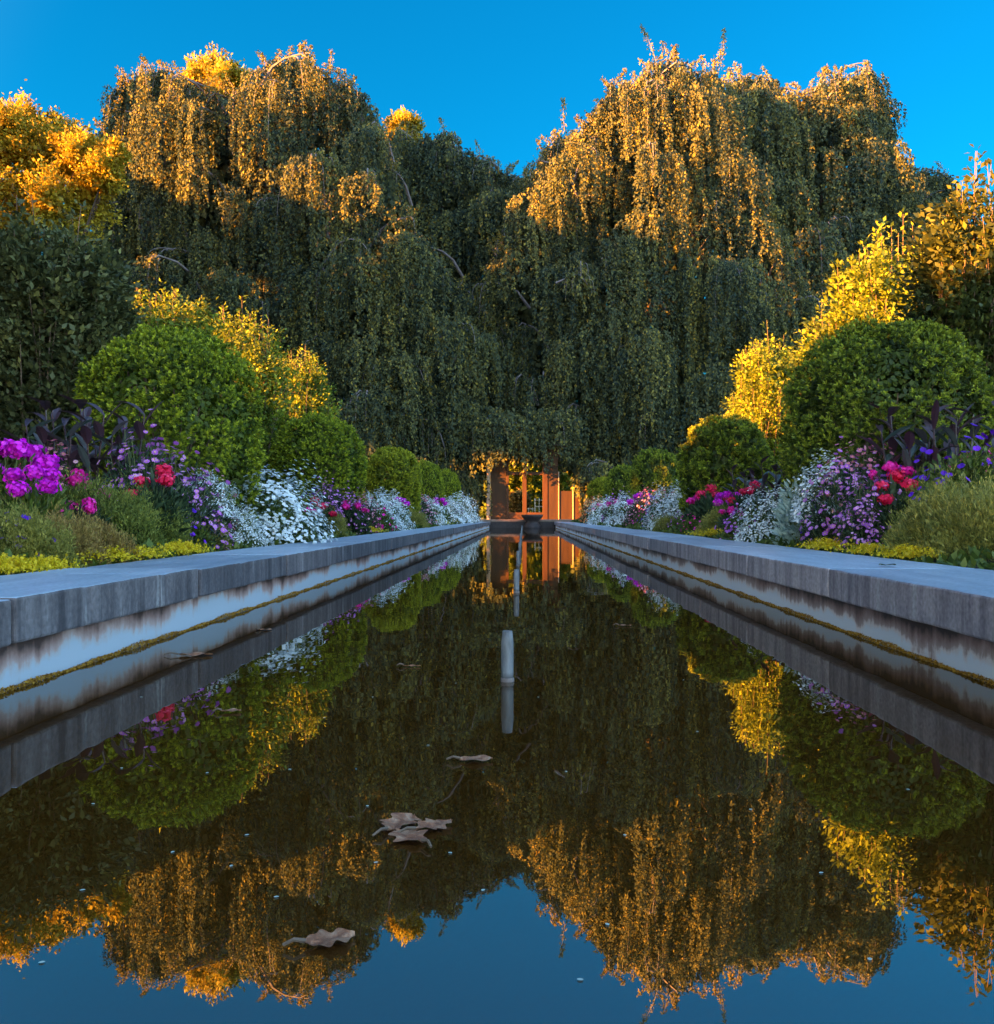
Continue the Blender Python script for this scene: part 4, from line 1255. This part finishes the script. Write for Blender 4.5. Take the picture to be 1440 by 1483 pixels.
plant('jenny', 661, 2.26, 'last yellow creeping patch on the left kerb', 1.0, .08, (1.2, 2, 1.30))
plant('pinkger', 508, 2.32, 'pink geranium at the kerb in front of the lilac daisies below the second left dome', 1.3)
plant('lilac', 474, 2.62, 'lilac daisies behind the red geraniums right of the large white mound', .95, .1)
plant('rose', 610, 2.5, 'rose daisies between the two magenta and white mounds below the fourth left dome', 1.2)
plant('pinkpet', 548, 2.34, 'pink petunia at the kerb before the white mound below the third left dome', .9)
plant('phlox', 634, 2.6, 'magenta phlox between the white mounds near the far end of the left bed', 1.4)
plant('violet', 270, 2.36, 'violet petunia at the kerb below the lilac daisies on the left', .6)
plant('rose', 300, 2.58, 'rose daisies between the largest left dome and the big white mound', .8, .05)
plant('bronze', 135, 2.36, 'bronze feathery mound between the two yellow creeping patches on the left', .62)
plant('feather', 50, 2.38, 'olive feathery mound at the kerb in the left corner of the photo', .6)
# right bed
plant('violet', 1186, 2.44, 'violet petunia at the left foot of the full lilac daisies on the right', .6)
plant('lilac', 1250, 2.36, 'low lilac daisies just behind the yellow mat on the right', .62)
plant('pinkger', 1062, 2.46, 'pink geranium low at the kerb left of the lilac petunia mound', 1.0)
plant('red', 1030, 2.66, 'red geranium left of the magenta phlox on the right', 1.5, .05)
plant('rose', 960, 2.5, 'rose daisies between the broad white mound and the violet petunia', 1.1)
plant('phlox', 930, 2.7, 'magenta phlox behind the rose daisies below the third right dome', 1.3)
plant('lilac', 905, 2.62, 'lilac daisies behind the white mound below the third right dome', 1.3)
plant('pinkphlox', 897, 2.5, 'pink phlox at the kerb below the fourth right dome', 1.3)
plant('orange', 856, 2.44, 'orange flowers nearest the pavilion at the end of the right bed', 1.4)
plant('canna', 1130, 2.9, 'dark leaved plant between the second and the largest right dome', .8)
plant('feather', 1392, 2.62, 'big olive feathery mound at the right edge of the photo', 1.15)
plant('feather', 1440, 2.60, 'olive feathery mound cut by the right photo edge', 1.0)
plant('feather', 1335, 2.52, 'smaller olive feathery mound left of the big one on the right', .7)
plant('jenny', 1318, 2.22, 'yellow creeping mat beside the big olive mound on the right', 1, .05, (.7, .5, 0.72))
plant('jenny', 1262, 2.22, 'yellow creeping mat in the middle of the right kerb', 1, .05, (.6, .4, 0.65))
plant('jenny', 1205, 2.22, 'yellow creeping mat in front of the lilac daisies on the right', 1, .05, (.9, .7, 0.78))
plant('lilac', 1222, 2.46, 'full lilac daisy plant in front of the largest right dome', 1.1)
plant('lilac', 1262, 2.46, 'lilac daisies left of the red geranium on the right', .9)
plant('rose', 1248, 2.66, 'rose daisies against the foot of the largest right dome', 1.05, .15)
plant('white', 1205, 2.5, 'loose white flowers behind the lilac daisies on the right', .8, .2)
plant('red', 1294, 2.60, 'bright red geranium in the right bed above the yellow mat', 1.2, .06)
plant('pinkger', 1290, 2.74, 'hot pink geranium behind the bright red one on the right', 1.2, .18)
plant('violet', 1345, 2.95, 'violet petunia right of the hot pink geranium', 1.0, .15)
plant('violet', 1402, 3.02, 'violet petunia at the right photo edge above the olive mound', 1.1, .18)
plant('violet', 1372, 2.70, 'blue violet petunia in front of the other two on the right', .8, .08)
plant('pinkpet', 1410, 3.1, 'pink petunia among the violet ones at the right edge', .5, .4)
plant('fern', 1360, 2.80, 'green ferny plant between the violet petunias on the right', .9)
plant('canna', 1325, 3.0, 'dark leaved plant in front of the largest right dome', 1.0)
plant('canna', 1385, 3.2, 'dark leaved plant right of the largest right dome', .95)
plant('silver', 1160, 2.40, 'silver leaved plant left of the lilac daisies on the right', 1.1)
plant('white', 1118, 2.42, 'white flower mound left of the silver leaved plant', .78)
plant('lilacpet', 1078, 2.38, 'lilac petunia mound at the kerb left of a white mound on the right', .85)
plant('pinkger', 1073, 2.62, 'pink geranium behind the lilac petunia mound', 1.1)
plant('red', 1086, 2.70, 'red geranium behind the lilac petunia mound on the right', 1.3, .1)
plant('phlox', 1056, 2.75, 'magenta phlox below the second right dome', .95)
plant('canna', 1085, 3.0, 'dark leaved plant right of the second right dome', .8)
plant('feather', 1048, 2.42, 'olive feathery mound under the magenta phlox on the right', .95)
plant('jenny', 1030, 2.26, 'yellow creeping patch under the olive mound on the right kerb', 1.0, .05, (1, 1, 0.98))
plant('pinkger', 1018, 2.60, 'deep pink geranium left of the magenta phlox on the right', 1.5)
plant('pinkpet', 1002, 2.36, 'pink petunia at the kerb beside the broad white mound on the right', .62)
plant('feather', 968, 2.34, 'olive feathery mound at the kerb before the broad white mound', .75)
plant('lilacpet', 985, 2.42, 'lilac petunia in front of the broad white mound on the right', .7)
plant('white', 975, 2.56, 'broad white flower mound below the second right dome', 1.15)
plant('white', 1000, 2.75, 'white flowers behind the broad white mound on the right', 1.0)
plant('violet', 950, 2.66, 'violet petunia left of the broad white mound', 1.2)
plant('rose', 940, 2.72, 'rose daisies behind the violet petunia on the right', 1.3)
plant('pinkpet', 932, 2.52, 'pink petunia left of the violet petunia on the right', .8)
plant('white', 908, 2.46, 'white flower mound below the third right dome', 1.15)
plant('rose', 923, 2.50, 'rose daisies at the kerb between two white mounds on the right', 1.0)
plant('lilac', 890, 2.60, 'lilac daisies below the fourth right dome', 1.3)
plant('white', 876, 2.44, 'last white flower mound at the far end of the right bed', 1.2)
plant('orange', 862, 2.52, 'orange flowers at the far end of the right bed', 1.5)
plant('pinkphlox', 868, 2.62, 'pink phlox behind the orange flowers', 1.3)

# undergrowth: leaves covering the soil between the plants
for sgn in (-1, 1):
    n = 30000
    y = 2.5 + 41 * RS.uniform(0, 1, n) ** 1.8
    x = sgn * (2.16 + 3.2 * RS.uniform(0, 1, n) ** 1.3)
    t = (np.abs(x) - 2.1) / 3.9
    hgt = np.clip((np.abs(x) - 2.15) * .35, .02, .22) * (.6 + .4 * np.sin(y * 2.3 + x * 3))
    z = .24 + .22 * np.minimum(1, t * 2.2) + hgt * RS.uniform(0, 1, n)
    p = np.stack([x, y, z], 1)
    L = RS.uniform(.035, .08, n) * (1 + y / 40)
    q = leaves(p, RS.normal(size=(n, 3)) + np.array([0, 0, .6]), np.array([0, 0, 1.]) + RS.normal(0, .5, (n, 3)), L, L * .5)
    tag(quads_obj('undergrowth', q, np.clip(RS.normal(.4, .25, n), 0, 1), M['green_leaf']), 'low green leaves filling the ' + ('left' if sgn < 0 else 'right') + ' flower bed between plants', 'plants', kind='stuff')

# ------------------------------------------------------------------ unseen trees added behind the camera, carved to shape sun and shade
lit = []            # (polygon in photo pixels, depth range) that the low sun reaches


def L_(poly, D0, D1): lit.append((np.array(poly, float), D0, D1))


L_([(-60, 100), (150, 130), (165, 250), (130, 300), (-60, 300)], 40.4, 42.6)
L_([(150, 180), (175, 85), (280, 90), (305, 150), (300, 215), (260, 265), (205, 260)], 46, 50)
L_([(270, 70), (350, 70), (350, 128), (275, 120)], 61, 63)
L_([(360, 110), (395, 60), (455, 65), (450, 110), (425, 140), (375, 165)], 47, 50)
L_([(290, 205), (390, 200), (392, 225), (300, 235)], 46, 49)
L_([(555, 165), (607, 165), (607, 198), (555, 198)], 61, 63)
L_([(470, 90), (505, 90), (505, 115), (470, 120)], 49, 50)
L_([(785, 205), (815, 160), (865, 165), (880, 90), (960, 55), (1060, 70), (1062, 190), (1040, 370), (990, 360), (960, 290), (900, 295), (850, 270), (860, 225), (800, 225)], 46, 50)
L_([(785, 262), (850, 270), (850, 312), (785, 312)], 46, 49)
L_([(1060, 215), (1085, 215), (1080, 320), (1062, 320)], 46, 48)
L_([(1060, 85), (1130, 85), (1130, 112), (1065, 118)], 56, 58)
L_([(1180, 85), (1285, 70), (1290, 150), (1255, 150), (1235, 122), (1185, 128)], 56, 58)
L_([(145, 375), (335, 375), (335, 412), (145, 416)], 12, 13.4)
L_([(1335, 215), (1450, 215), (1450, 320), (1345, 325)], 8.3, 9)
L_([(300, 430), (400, 430), (405, 520), (295, 520)], 14, 15.6)
L_([(395, 490), (475, 485), (475, 575), (385, 575)], 17, 18.4)
L_([(1200, 305), (1375, 305), (1375, 400), (1205, 430)], 9.9, 10.8)
L_([(1160, 420), (1240, 420), (1230, 500), (1160, 520)], 13.1, 14.1)
L_([(1040, 450), (1185, 450), (1180, 590), (1050, 615)], 15.6, 17)
L_([(700, 640), (830, 640), (830, 745), (700, 745)], 74, 82)
L_([(702, 690), (834, 700), (834, 760), (685, 760), (700, 740)], 45, 46.2)

CELL = .6
cells = set()


def inpoly(px, py, poly):
    c = np.zeros(len(px), bool)
    j = len(poly) - 1
    for i in range(len(poly)):
        xi, yi = poly[i]; xj, yj = poly[j]
        c ^= ((yi > py) != (yj > py)) & (px < (xj - xi) * (py - yi) / (yj - yi + 1e-9) + xi)
        j = i
    return c


shade = [(np.array(q, float), a, b) for q, a, b in (
    ([(318, 145), (365, 170), (425, 150), (470, 125), (545, 190), (680, 420), (400, 420), (330, 300), (330, 240)], 46, 47.5),)]
shaded = set(); keep = set()
for poly, D0, D1 in lit + shade:
    n = 12000
    a = RS.uniform(poly[:, 0].min(), poly[:, 0].max(), n); b = RS.uniform(poly[:, 1].min(), poly[:, 1].max(), n)
    k = inpoly(a, b, poly); a, b = a[k], b[k]
    Dd = RS.uniform(D0, D1, len(a))
    pw = np.stack([(a - CX) / F * Dd, Dd, CH - (b - CY) / F * Dd], 1)
    first = D1 < 20 or poly[:, 0].max() < 200
    for cu, cw in zip(np.round(pw @ UV / CELL).astype(int), np.round(pw @ WV / CELL).astype(int)):
        (shaded if any(poly is q[0] for q in shade) else keep if first else cells).add((cu, cw))

print('lit cells', len(cells), 'kept in shade', len(cells & shaded))
cells = (cells - shaded) | keep
SB = -26.0
nL = 420000
U = RS.uniform(-72, 14, nL); Wv = RS.uniform(-3.5, 38, nL)
top = 34 + 2.5 * np.sin(U * .35) + 1.5 * np.sin(U * .9)
ok = Wv < top
cu = np.round(U / CELL).astype(int); cw = np.round(Wv / CELL).astype(int)
ok &= np.array([(i, j) not in cells for i, j in zip(cu, cw)])
U, Wv = U[ok], Wv[ok]
Sv = SB + RS.uniform(-2.2, 2.2, len(U))
near = {(i + a, j + b) for i, j in cells for a in (-2, -1, 0, 1, 2) for b in (-2, -1, 0, 1, 2)}
big = np.array([1.0 if (i, j) in near else 2.1 for i, j in zip(cu[ok], cw[ok])])
pos = UV * U[:, None] + WV * Wv[:, None] + LV * Sv[:, None]
k = (pos[:, 2] > .25) & ((big < 2) | (RS.uniform(0, 1, len(U)) < .45))
pos, U, big = pos[k], U[k], big[k]
names = ['first', 'second', 'third', 'fourth', 'fifth', 'sixth', 'seventh', 'eighth']
for i in range(8):
    u0, u1 = -72 + i * 86 / 8, -72 + (i + 1) * 86 / 8
    s = (U >= u0) & (U < u1)
    p = pos[s]; n = len(p); bg_ = big[s]
    uc = (u0 + u1) / 2
    tb = UV * uc + LV * SB; tb[2] = .2
    o = thing('sun_screen_tree', tb, f'{names[i]} unseen sun-blocking tree from the back in the row added left of and behind the camera', 'tree', 'row of sun-blocking trees added behind the camera')
    dd = unit(RS.normal(size=(n, 3)))
    quads_obj('crown', leaves(p - dd * .2 * bg_[:, None], dd, LV + RS.normal(0, .45, (n, 3)), RS.uniform(.34, .46, n) * bg_, RS.uniform(.32, .44, n) * bg_), RS.uniform(0, 1, n), M['deep_leaf'], o, tb)
    quads_obj('trunk', tube([tb, tb + [0, 0, 3.5], tb + [.2, 0, 7]], [.5, .38, .2], 8), .5, M['bark'], o, tb)

n = 64000
x = RS.uniform(-75, 75, n); zt = 8 + 2.5 * np.sin(x * .21) + 1.5 * np.sin(x * .63)
p = np.stack([x, RS.uniform(96, 101, n), .2 + zt * RS.uniform(0, 1, n)], 1)
tag(quads_obj('woodland', leaves(p, RS.normal(size=(n, 3)), np.array([0, -1., .3]) + RS.normal(0, .5, (n, 3)), RS.uniform(.5, .9, n), RS.uniform(.35, .6, n)), RS.uniform(0, 1, n), M['olive_leaf']), 'far woodland closing the view behind the weeping trees', 'woodland', kind='stuff')
